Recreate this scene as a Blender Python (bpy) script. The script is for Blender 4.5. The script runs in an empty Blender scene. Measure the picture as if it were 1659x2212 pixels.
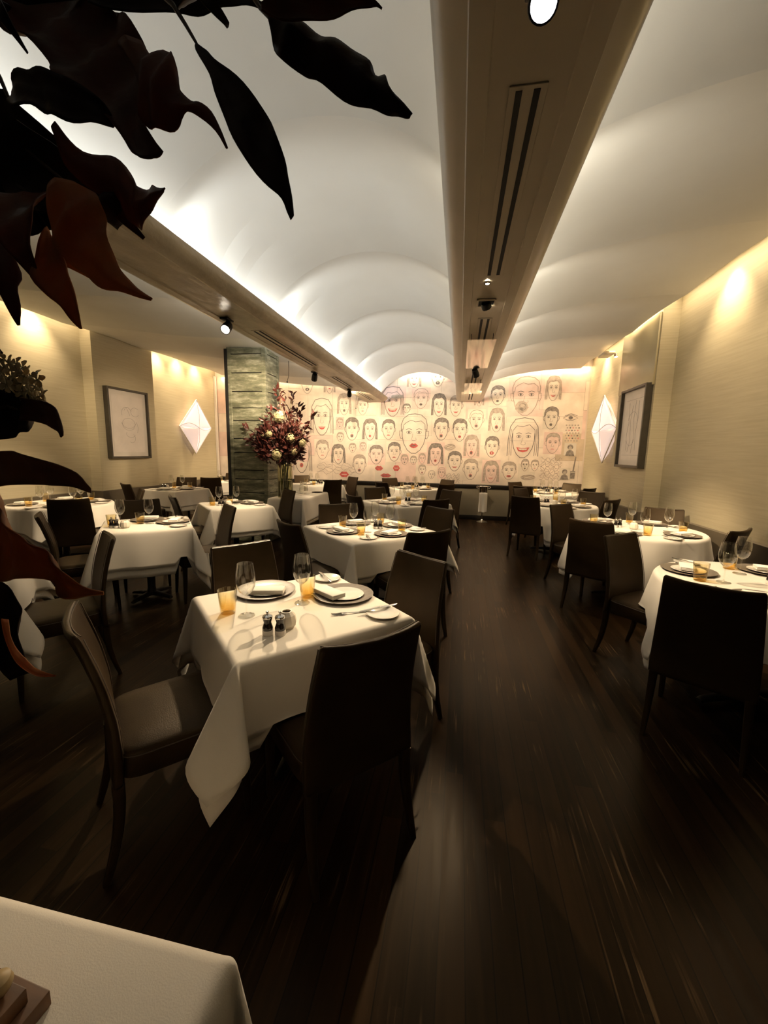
import bpy, bmesh, math, random
from mathutils import Vector, Matrix
random.seed(11)
sc = bpy.context.scene
COL = sc.collection
PI = math.pi
R = math.radians

# ------------------------------------------------------------------ materials
def new_mat(name):
    m = bpy.data.materials.new(name); m.use_nodes = True
    nt = m.node_tree
    return m, nt, nt.nodes['Principled BSDF'], nt.nodes.new('ShaderNodeTexCoord')

def mat(name, color, rough=0.5, metal=0.0, noise=0.0, nscale=8.0, bump=0.0, bscale=60.0, stretch=(1, 1, 1), spec=0.5, **kw):
    m, nt, b, tc = new_mat(name)
    N, L = nt.nodes, nt.links
    b.inputs['Base Color'].default_value = (*color, 1)
    b.inputs['Roughness'].default_value = rough
    b.inputs['Metallic'].default_value = metal
    b.inputs['Specular IOR Level'].default_value = spec
    for k, v in kw.items():
        b.inputs[k.replace('_', ' ')].default_value = v
    if noise or bump:
        mp = N.new('ShaderNodeMapping'); mp.inputs['Scale'].default_value = stretch
        L.new(tc.outputs['Object'], mp.inputs['Vector'])
    if noise:
        n = N.new('ShaderNodeTexNoise'); n.inputs['Scale'].default_value = nscale; n.inputs['Detail'].default_value = 5
        L.new(mp.outputs[0], n.inputs['Vector'])
        r = N.new('ShaderNodeValToRGB')
        r.color_ramp.elements[0].position = 0.3; r.color_ramp.elements[1].position = 0.7
        r.color_ramp.elements[0].color = (*[max(0, c * (1 - noise)) for c in color], 1)
        r.color_ramp.elements[1].color = (*[min(1, c * (1 + noise)) for c in color], 1)
        L.new(n.outputs['Fac'], r.inputs['Fac']); L.new(r.outputs['Color'], b.inputs['Base Color'])
    if bump:
        n2 = N.new('ShaderNodeTexNoise'); n2.inputs['Scale'].default_value = bscale; n2.inputs['Detail'].default_value = 4
        L.new(mp.outputs[0], n2.inputs['Vector'])
        bp = N.new('ShaderNodeBump'); bp.inputs['Strength'].default_value = bump; bp.inputs['Distance'].default_value = 0.01
        L.new(n2.outputs['Fac'], bp.inputs['Height']); L.new(bp.outputs['Normal'], b.inputs['Normal'])
    return m

def glow(name, color, strength, base=(0.8, 0.8, 0.8)):
    m, nt, b, tc = new_mat(name)
    b.inputs['Base Color'].default_value = (*base, 1)
    b.inputs['Emission Color'].default_value = (*color, 1)
    b.inputs['Emission Strength'].default_value = strength
    return m

def glass(name, color=(1, 1, 1), rough=0.0, ior=1.45, ramp=None):
    """thin-walled glass: clear straight through, mirror-like towards grazing angles"""
    m, nt, b, tc = new_mat(name); N, L = nt.nodes, nt.links
    N.remove(b)
    tr = N.new('ShaderNodeBsdfTransparent'); tr.inputs[0].default_value = (*color, 1)
    gl = N.new('ShaderNodeBsdfGlossy'); gl.inputs['Roughness'].default_value = max(rough, .02); gl.inputs[0].default_value = (1, 1, 1, 1)
    lw = N.new('ShaderNodeLayerWeight'); lw.inputs[0].default_value = .5
    pw = N.new('ShaderNodeMath'); pw.operation = 'POWER'; pw.inputs[1].default_value = 2.6; L.new(lw.outputs['Facing'], pw.inputs[0])
    fr = N.new('ShaderNodeMath'); fr.operation = 'MULTIPLY_ADD'; fr.inputs[1].default_value = .9; fr.inputs[2].default_value = .06 + .02 * (ior - 1.45); L.new(pw.outputs[0], fr.inputs[0])
    mx = N.new('ShaderNodeMixShader')
    L.new(fr.outputs[0], mx.inputs[0]); L.new(tr.outputs[0], mx.inputs[1]); L.new(gl.outputs[0], mx.inputs[2])
    if ramp:
        sp = N.new('ShaderNodeSeparateXYZ'); L.new(tc.outputs['Object'], sp.inputs[0])
        r = N.new('ShaderNodeValToRGB'); e = r.color_ramp.elements
        mr = N.new('ShaderNodeMapRange'); mr.inputs[1].default_value = ramp[0]; mr.inputs[2].default_value = ramp[1]
        L.new(sp.outputs['Z'], mr.inputs[0]); L.new(mr.outputs[0], r.inputs[0])
        e[0].color = (*ramp[2], 1); e[1].color = (*color, 1); L.new(r.outputs[0], tr.inputs[0])
    L.new(mx.outputs[0], N['Material Output'].inputs['Surface'])
    return m

def leafmat(name, color, rough):
    m = mat(name, color, rough, noise=.45, nscale=14, bump=.15, bscale=45, spec=.3)
    nt = m.node_tree; N, L = nt.nodes, nt.links; b = N['Principled BSDF']
    t = N.new('ShaderNodeBsdfTranslucent'); t.inputs[0].default_value = (color[0] * 1.0, color[1] * .75, color[2] * .5, 1)
    mx = N.new('ShaderNodeMixShader'); mx.inputs[0].default_value = .35
    L.new(b.outputs[0], mx.inputs[1]); L.new(t.outputs[0], mx.inputs[2]); L.new(mx.outputs[0], N['Material Output'].inputs['Surface'])
    return m

M = {}
M['leather'] = mat('dark_brown_leather', (0.030, 0.0185, 0.0090), 0.40, noise=0.25, nscale=6, bump=0.12, bscale=260, spec=0.22, Specular_Tint=(1, .80, .56, 1))
M['leather_seam'] = mat('leather_seam', (0.075, 0.052, 0.034), 0.38, noise=0.2, nscale=30)
M['linen'] = mat('white_linen', (0.80, 0.745, 0.655), 0.85, noise=0.03, nscale=3, bump=0.10, bscale=420, spec=0.2, Sheen_Weight=0.15)
M['napkin'] = mat('napkin_linen', (0.84, 0.80, 0.72), 0.85, bump=0.12, bscale=300, spec=0.2)
M['dark_wood'] = mat('dark_wood', (0.022, 0.014, 0.009), 0.45, noise=0.4, nscale=5, stretch=(1, 1, 8))
M['iron'] = mat('black_iron', (0.012, 0.011, 0.010), 0.5, bump=0.05)
M['steel'] = mat('polished_steel', (0.78, 0.76, 0.72), 0.16, 1.0)
M['chrome'] = mat('bright_chrome', (0.85, 0.83, 0.80), 0.08, 1.0)
M['china'] = mat('white_china', (0.86, 0.82, 0.74), 0.18, Coat_Weight=0.4)
M['charger'] = mat('pewter_charger', (0.165, 0.136, 0.105), 0.45, 0.0, noise=0.22, nscale=3, stretch=(1, 14, 1), bump=0.05)
M['glass'] = glass('clear_glass', (.985, .985, .97), ior=1.5)
M['amber'] = glass('amber_glass', (0.995, 0.965, 0.86), ramp=(.0, .085, (.95, .78, .40)))
M['mill_black'] = mat('black_lacquer', (0.012, 0.009, 0.008), 0.18, Coat_Weight=0.5)
M['mill_white'] = mat('white_acrylic', (0.85, 0.80, 0.74), 0.25)
M['votive'] = mat('frosted_votive', (0.84, 0.77, 0.64), 0.45)
M['wick'] = mat('candle_wax_dark', (0.16, 0.12, 0.08), 0.6)
M['frame'] = mat('dark_bronze_frame', (0.050, 0.042, 0.030), 0.38, noise=0.2, nscale=12)
M['mount'] = mat('picture_mount', (0.74, 0.68, 0.62), 0.8, noise=0.03)
M['drawing_paper'] = mat('drawing_paper', (0.78, 0.71, 0.66), 0.85, noise=0.06, nscale=5)
M['pencil'] = mat('pencil_line', (0.30, 0.26, 0.25), 0.9)
M['black_trim'] = mat('black_trim', (0.012, 0.010, 0.008), 0.35)
M['grey_panel'] = mat('grey_panel', (0.27, 0.235, 0.17), 0.5, noise=0.06, nscale=2)
M['side_panel'] = mat('side_panel', (0.115, 0.092, 0.062), 0.5, noise=0.12, nscale=4)
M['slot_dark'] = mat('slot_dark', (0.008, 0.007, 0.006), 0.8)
M['metal_black'] = mat('matte_black_metal', (0.010, 0.009, 0.008), 0.45, 0.3)
M['lens'] = glow('lamp_lens', (1.0, 0.86, 0.66), 22.0)
M['lens_cool'] = glow('lamp_lens_bright', (0.92, 0.95, 1.0), 40.0)
M['led'] = glow('led_strip', (1.0, 0.93, 0.80), 6.0)
M['acrylic'] = glass('clear_acrylic_panel', (0.95, 0.92, 0.86), 0.08)
M['shade'] = glow('lantern_paper', (1.0, 0.84, 0.76), 0.55, (0.75, 0.66, 0.62))
M['shade_b'] = glow('lantern_paper_fold', (1.0, 0.78, 0.68), 0.42, (0.66, 0.52, 0.48))
M['shade_edge'] = mat('lantern_edge', (0.85, 0.80, 0.74), 0.6)
M['shade_line'] = mat('lantern_line', (0.20, 0.13, 0.10), 0.7)
M['stem'] = mat('brown_stem', (0.035, 0.018, 0.010), 0.6, noise=0.3)
M['stem_green'] = mat('green_stem', (0.10, 0.12, 0.035), 0.5, noise=0.3)
M['floret'] = leafmat('cream_floret', (0.80, 0.74, 0.52), 0.7)
M['hydrangea'] = mat('cream_hydrangea', (0.50, 0.44, 0.25), 0.7, noise=0.3, nscale=40)
M['water'] = glass('vase_water', (0.58, 0.56, 0.36), 0.0, 1.15)
M['vase_glass'] = glass('vase_glass', (0.90, 0.90, 0.78))
M['box_wood'] = mat('red_brown_box_wood', (0.13, 0.058, 0.020), 0.5, noise=0.3, nscale=6, stretch=(1, 8, 1))
M['knob_wood'] = mat('pale_turned_wood', (0.50, 0.36, 0.17), 0.45, noise=0.2, nscale=12)
M['tray'] = mat('dark_tray', (0.03, 0.022, 0.016), 0.3)
M['wire'] = mat('black_wire', (0.02, 0.018, 0.015), 0.6)
M['planter'] = mat('dark_ceramic', (0.03, 0.026, 0.022), 0.4)

LEAFM = [leafmat('dry_magnolia_leaf_%s' % 'abcdef'[i], c, .5) for i, c in enumerate([(.024, .008, .006), (.10, .028, .015), (.16, .042, .02), (.46, .195, .07), (.22, .12, .055), (.66, .28, .10)])]
M['cluster_leaf'] = mat('burgundy_leaf', (0.085, 0.023, 0.018), 0.42, noise=0.5, nscale=20)

# grasscloth wall
def grasscloth():
    m, nt, b, tc = new_mat('grasscloth_wall'); N, L = nt.nodes, nt.links
    mp = N.new('ShaderNodeMapping'); mp.inputs['Scale'].default_value = (1.2, 1.2, 26)
    L.new(tc.outputs['Object'], mp.inputs['Vector'])
    n = N.new('ShaderNodeTexNoise'); n.inputs['Scale'].default_value = 2.0; n.inputs['Detail'].default_value = 6
    L.new(mp.outputs[0], n.inputs['Vector'])
    r = N.new('ShaderNodeValToRGB'); e = r.color_ramp.elements
    e[0].position = .3; e[1].position = .72
    e[0].color = (0.455, 0.395, 0.262, 1); e[1].color = (0.525, 0.465, 0.315, 1)
    L.new(n.outputs['Fac'], r.inputs['Fac']); L.new(r.outputs[0], b.inputs['Base Color'])
    bp = N.new('ShaderNodeBump'); bp.inputs['Strength'].default_value = .08
    L.new(n.outputs['Fac'], bp.inputs['Height']); L.new(bp.outputs[0], b.inputs['Normal'])
    b.inputs['Roughness'].default_value = .55
    return m
M['wall'] = grasscloth()
M['wall_gloss'] = mat('lacquered_panel', (0.50, 0.43, 0.26), 0.22, noise=0.05, nscale=2)

def fabric_ceiling():
    m, nt, b, tc = new_mat('stretched_fabric_ceiling'); N, L = nt.nodes, nt.links
    n = N.new('ShaderNodeTexNoise'); n.inputs['Scale'].default_value = 1.3; n.inputs['Detail'].default_value = 4
    L.new(tc.outputs['Object'], n.inputs['Vector'])
    r = N.new('ShaderNodeValToRGB'); e = r.color_ramp.elements
    e[0].position = .3; e[1].position = .7
    e[0].color = (0.69, 0.67, 0.605, 1); e[1].color = (0.75, 0.735, 0.675, 1)
    L.new(n.outputs['Fac'], r.inputs['Fac']); L.new(r.outputs[0], b.inputs['Base Color'])
    w = N.new('ShaderNodeTexNoise'); w.inputs['Scale'].default_value = 320; w.inputs['Detail'].default_value = 2
    L.new(tc.outputs['Object'], w.inputs['Vector'])
    n3 = N.new('ShaderNodeTexNoise'); n3.inputs['Scale'].default_value = 2.2; n3.inputs['Detail'].default_value = 3
    L.new(tc.outputs['Object'], n3.inputs['Vector'])
    ad = N.new('ShaderNodeMath'); ad.operation = 'MULTIPLY_ADD'; ad.inputs[1].default_value = .03
    L.new(w.outputs['Fac'], ad.inputs[0]); L.new(n3.outputs['Fac'], ad.inputs[2])
    bp = N.new('ShaderNodeBump'); bp.inputs['Strength'].default_value = .25; bp.inputs['Distance'].default_value = .03
    L.new(ad.outputs[0], bp.inputs['Height']); L.new(bp.outputs[0], b.inputs['Normal'])
    b.inputs['Roughness'].default_value = .8
    return m
M['ceiling'] = fabric_ceiling()
M['soffit'] = mat('painted_soffit', (0.50, 0.43, 0.32), 0.32, noise=0.06, nscale=3, bump=0.02, bscale=6)
M['soffit_wrap'] = mat('creased_soffit_foil', (0.47, 0.40, 0.29), 0.30, noise=0.18, nscale=5, bump=0.9, bscale=10, stretch=(1.6, .8, 1.6))

def floor_mat():
    m, nt, b, tc = new_mat('dark_oak_floor'); N, L = nt.nodes, nt.links
    sp = N.new('ShaderNodeSeparateXYZ'); L.new(tc.outputs['Object'], sp.inputs[0])
    def mth(op, a, bv=None, c=None):
        n = N.new('ShaderNodeMath'); n.operation = op
        for i, v in enumerate((a, bv, c)):
            if v is None: continue
            if hasattr(v, 'links'): L.new(v, n.inputs[i])
            else: n.inputs[i].default_value = v
        return n.outputs[0]
    xs = mth('DIVIDE', sp.outputs['X'], 0.083)
    ix = mth('FLOOR', xs); fx = mth('FRACT', xs)
    wn = N.new('ShaderNodeTexWhiteNoise'); wn.noise_dimensions = '1D'; L.new(ix, wn.inputs['W'])
    ys = mth('MULTIPLY_ADD', wn.outputs['Value'], 7.0, mth('DIVIDE', sp.outputs['Y'], 1.9))
    iy = mth('FLOOR', ys)
    w2 = N.new('ShaderNodeTexWhiteNoise'); w2.noise_dimensions = '2D'
    cb = N.new('ShaderNodeCombineXYZ'); L.new(ix, cb.inputs[0]); L.new(iy, cb.inputs[1]); L.new(cb.outputs[0], w2.inputs['Vector'])
    mp = N.new('ShaderNodeMapping'); mp.inputs['Scale'].default_value = (28, 1.6, 1); L.new(tc.outputs['Object'], mp.inputs['Vector'])
    off = N.new('ShaderNodeVectorMath'); off.operation = 'ADD'; L.new(mp.outputs[0], off.inputs[0])
    sc_ = N.new('ShaderNodeVectorMath'); sc_.operation = 'SCALE'; sc_.inputs['Scale'].default_value = 37; L.new(w2.outputs['Color'], sc_.inputs[0])
    L.new(sc_.outputs[0], off.inputs[1])
    g = N.new('ShaderNodeTexNoise'); g.inputs['Scale'].default_value = 1.0; g.inputs['Detail'].default_value = 6; g.inputs['Distortion'].default_value = .6
    L.new(off.outputs[0], g.inputs['Vector'])
    t = mth('MULTIPLY_ADD', w2.outputs['Value'], 0.45, mth('MULTIPLY', g.outputs['Fac'], 0.75))
    r = N.new('ShaderNodeValToRGB'); e = r.color_ramp.elements
    e[0].position = .25; e[0].color = (0.0030, 0.0016, 0.0008, 1)
    e[1].position = .95; e[1].color = (0.036, 0.0185, 0.0075, 1)
    L.new(t, r.inputs['Fac'])
    # worn pale streaks along the grain
    mp2 = N.new('ShaderNodeMapping'); mp2.inputs['Scale'].default_value = (70, 2.2, 1); L.new(tc.outputs['Object'], mp2.inputs['Vector'])
    s1 = N.new('ShaderNodeTexNoise'); s1.inputs['Scale'].default_value = 1; s1.inputs['Detail'].default_value = 4; L.new(mp2.outputs[0], s1.inputs['Vector'])
    s2 = N.new('ShaderNodeTexNoise'); s2.inputs['Scale'].default_value = 2.2; s2.inputs['Detail'].default_value = 3; L.new(tc.outputs['Object'], s2.inputs['Vector'])
    th = N.new('ShaderNodeMapRange'); th.inputs[1].default_value = .58; th.inputs[2].default_value = .66; L.new(s1.outputs['Fac'], th.inputs[0])
    th2 = N.new('ShaderNodeMapRange'); th2.inputs[1].default_value = .50; th2.inputs[2].default_value = .68; L.new(s2.outputs['Fac'], th2.inputs[0])
    sk = mth('MULTIPLY', mth('MULTIPLY', th.outputs[0], th2.outputs[0]), 0.75)
    mx = N.new('ShaderNodeMix'); mx.data_type = 'RGBA'
    L.new(sk, mx.inputs[0]); L.new(r.outputs[0], mx.inputs[6]); mx.inputs[7].default_value = (0.22, 0.14, 0.07, 1)
    # seams
    ed = mth('MINIMUM', fx, mth('SUBTRACT', 1.0, fx))
    sm = mth('LESS_THAN', ed, 0.022)
    mx2 = N.new('ShaderNodeMix'); mx2.data_type = 'RGBA'
    L.new(sm, mx2.inputs[0]); L.new(mx.outputs[2], mx2.inputs[6]); mx2.inputs[7].default_value = (0.006, 0.004, 0.003, 1)
    L.new(mx2.outputs[2], b.inputs['Base Color'])
    rr = mth('MULTIPLY_ADD', g.outputs['Fac'], 0.20, 0.24)
    L.new(rr, b.inputs['Roughness'])
    bp = N.new('ShaderNodeBump'); bp.inputs['Strength'].default_value = .10; bp.inputs['Distance'].default_value = .006
    hh = mth('SUBTRACT', g.outputs['Fac'], mth('MULTIPLY', sm, 2.0))
    L.new(hh, bp.inputs['Height']); L.new(bp.outputs[0], b.inputs['Normal'])
    b.inputs['Specular IOR Level'].default_value = .13; b.inputs['Specular Tint'].default_value = (1, .82, .6, 1)
    return m
M['floor'] = floor_mat()

def column_mat():
    m, nt, b, tc = new_mat('weathered_green_boards'); N, L = nt.nodes, nt.links
    mp = N.new('ShaderNodeMapping'); mp.inputs['Scale'].default_value = (2.0, 2.0, 9); L.new(tc.outputs['Object'], mp.inputs['Vector'])
    n = N.new('ShaderNodeTexNoise'); n.inputs['Scale'].default_value = 1.5; n.inputs['Detail'].default_value = 8; n.inputs['Roughness'].default_value = .7
    L.new(mp.outputs[0], n.inputs['Vector'])
    r = N.new('ShaderNodeValToRGB'); e = r.color_ramp.elements
    e[0].position = .30; e[0].color = (0.045, 0.050, 0.032, 1)
    e[1].position = .74; e[1].color = (0.50, 0.50, 0.40, 1)
    k = e.new(.5); k.color = (0.165, 0.17, 0.115, 1)
    L.new(n.outputs['Fac'], r.inputs['Fac'])
    L.new(r.outputs[0], b.inputs['Base Color'])
    bp = N.new('ShaderNodeBump'); bp.inputs['Strength'].default_value = .3
    L.new(n.outputs['Fac'], bp.inputs['Height']); L.new(bp.outputs[0], b.inputs['Normal'])
    b.inputs['Roughness'].default_value = .5
    return m
M['column'] = column_mat()
M['mural_base'] = mat('mural_plaster', (0.70, 0.585, 0.50), 0.6, noise=0.06, nscale=3)
M['paper_a'] = mat('mural_paper_cream', (0.75, 0.64, 0.545), 0.65, noise=0.13, nscale=4)
M['paper_b'] = mat('mural_paper_pink', (0.74, 0.55, 0.49), 0.65, noise=0.10, nscale=5)
M['paper_c'] = mat('mural_paper_grey', (0.66, 0.58, 0.49), 0.65, noise=0.08, nscale=4)
M['paper_d'] = mat('mural_paper_stained', (0.60, 0.48, 0.36), 0.65, noise=0.22, nscale=3)
M['ink'] = mat('mural_ink', (0.16, 0.135, 0.12), 0.8, noise=0.4, nscale=20)
M['ink_soft'] = mat('mural_soft_line', (0.34, 0.27, 0.23), 0.8, noise=0.3, nscale=20)
M['hair_fill'] = mat('mural_hair_fill', (0.24, 0.205, 0.18), 0.8, noise=0.35, nscale=25)
M['hair_grey'] = mat('mural_hair_wash', (0.42, 0.35, 0.295), 0.8, noise=0.2, nscale=20)
M['lip_red'] = mat('mural_lip_red', (0.50, 0.10, 0.09), 0.7, noise=0.3, nscale=15)
M['lip_pink'] = mat('mural_lip_pink', (0.62, 0.27, 0.24), 0.7, noise=0.2, nscale=15)
M['skin_blush'] = mat('mural_blush', (0.72, 0.47, 0.42), 0.7, noise=0.15, nscale=6)

# ------------------------------------------------------------------ object helpers
def props(o, label=None, cat=None, group=None, kind=None):
    if label: o['label'] = label
    if cat: o['category'] = cat
    if group: o['group'] = group
    if kind: o['kind'] = kind
    return o

def empty(name, loc, label, cat, group=None, rz=0.0, rot=None):
    o = bpy.data.objects.new(name, None); COL.objects.link(o)
    o.empty_display_size = .1
    o.location = loc
    o.rotation_euler = rot if rot else (0, 0, rz)
    return props(o, label, cat, group)

class MB:
    """collects shapes into one bmesh"""
    def __init__(s): s.bm = bmesh.new()
    def box(s, c, d, rz=0.0, bev=0.0, seg=2, mi=0, M4=None):
        r = bmesh.ops.create_cube(s.bm, size=1.0)
        vs = r['verts']
        bmesh.ops.scale(s.bm, vec=d, verts=vs)
        if bev:
            es = list({e for v in vs for e in v.link_edges})
            rr = bmesh.ops.bevel(s.bm, geom=es, offset=bev, segments=seg, affect='EDGES', profile=.5)
            vs = list({v for f in rr['faces'] for v in f.verts} | {v for v in vs if v.is_valid})
        if mi:
            for f in {f for v in vs for f in v.link_faces}: f.material_index = mi
        mt = Matrix.Translation(c) @ Matrix.Rotation(rz, 4, 'Z')
        if M4: mt = M4 @ mt
        bmesh.ops.transform(s.bm, matrix=mt, verts=vs)
        return vs
    def lathe(s, prof, n=24, c=(0, 0, 0), mi=0, closed=False, M4=None):
        rings = []
        for (r, z) in prof:
            if r < 1e-6: rings.append([s.bm.verts.new((c[0], c[1], c[2] + z))])
            else: rings.append([s.bm.verts.new((c[0] + r * math.cos(2 * PI * k / n), c[1] + r * math.sin(2 * PI * k / n), c[2] + z)) for k in range(n)])
        pairs = list(zip(rings[:-1], rings[1:]))
        if closed: pairs.append((rings[-1], rings[0]))
        for a, b in pairs:
            for k in range(n):
                k2 = (k + 1) % n
                if len(a) == 1 and len(b) == 1: continue
                if len(a) == 1: f = s.bm.faces.new((a[0], b[k2], b[k]))
                elif len(b) == 1: f = s.bm.faces.new((a[k], a[k2], b[0]))
                else: f = s.bm.faces.new((a[k], a[k2], b[k2], b[k]))
                f.material_index = mi
        vs = [v for r_ in rings for v in r_]
        if M4: bmesh.ops.transform(s.bm, matrix=M4, verts=vs)
        return vs
    def tube(s, pts, rad, n=8, mi=0, cap=True):
        pts = [Vector(p) for p in pts]
        rad = rad if isinstance(rad, (list, tuple)) else [rad] * len(pts)
        rings = []; up0 = None
        for i, p in enumerate(pts):
            d = (pts[min(i + 1, len(pts) - 1)] - pts[max(i - 1, 0)]).normalized()
            if up0 is None:
                up0 = Vector((0, 0, 1)) if abs(d.z) < .9 else Vector((1, 0, 0))
            a = d.cross(up0).normalized(); b = a.cross(d).normalized(); up0 = b
            rings.append([s.bm.verts.new(p + (a * math.cos(2 * PI * k / n) + b * math.sin(2 * PI * k / n)) * rad[i]) for k in range(n)])
        for a, b in zip(rings[:-1], rings[1:]):
            for k in range(n):
                f = s.bm.faces.new((a[k], a[(k + 1) % n], b[(k + 1) % n], b[k])); f.material_index = mi
        if cap:
            s.bm.faces.new(rings[0][::-1]).material_index = mi; s.bm.faces.new(rings[-1]).material_index = mi
    def grid(s, P, mi=0, wrap=False):
        V = [[s.bm.verts.new(p) for p in row] for row in P]
        for a, b in zip(V[:-1], V[1:]):
            n = len(a)
            for k in range(n if wrap else n - 1):
                k2 = (k + 1) % n
                s.bm.faces.new((a[k], a[k2], b[k2], b[k])).material_index = mi
        return V
    def poly(s, pts, mi=0):
        f = s.bm.faces.new([s.bm.verts.new(p) for p in pts]); f.material_index = mi
        return f
    def prism(s, poly, axis, a, b, mi=0):
        """poly of 2D points swept along an axis from a to b"""
        def mk(p, t):
            if axis == 'y': return (p[0], t, p[1])
            if axis == 'x': return (t, p[0], p[1])
            return (p[0], p[1], t)
        A = [s.bm.verts.new(mk(p, a)) for p in poly]; B = [s.bm.verts.new(mk(p, b)) for p in poly]
        n = len(poly)
        for k in range(n): s.bm.faces.new((A[k], A[(k + 1) % n], B[(k + 1) % n], B[k])).material_index = mi
        s.bm.faces.new(A[::-1]).material_index = mi; s.bm.faces.new(B).material_index = mi
    def mesh(s, name, mats, smooth=True, angle=40, normals=True):
        if normals: bmesh.ops.recalc_face_normals(s.bm, faces=s.bm.faces[:])
        me = bpy.data.meshes.new(name)
        s.bm.to_mesh(me); s.bm.free()
        for m in (mats if isinstance(mats, (list, tuple)) else [mats]): me.materials.append(m)
        if smooth:
            me.polygons.foreach_set('use_smooth', [True] * len(me.polygons))
            try: me.set_sharp_from_angle(angle=R(angle))
            except Exception: pass
        return me
    def obj(s, name, mats, parent=None, smooth=True, angle=40, loc=None, normals=True):
        o = link(name, s.mesh(name, mats, smooth, angle, normals), parent)
        if loc: o.location = loc
        return o

def link(name, me, parent=None):
    o = bpy.data.objects.new(name, me); COL.objects.link(o)
    if parent: o.parent = parent
    return o

def solid(o, t, off=0.0):
    md = o.modifiers.new('Solidify', 'SOLIDIFY'); md.thickness = t; md.offset = off
    return o

def struct(o, label=None):
    return props(o, label, None, None, 'structure')

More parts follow.
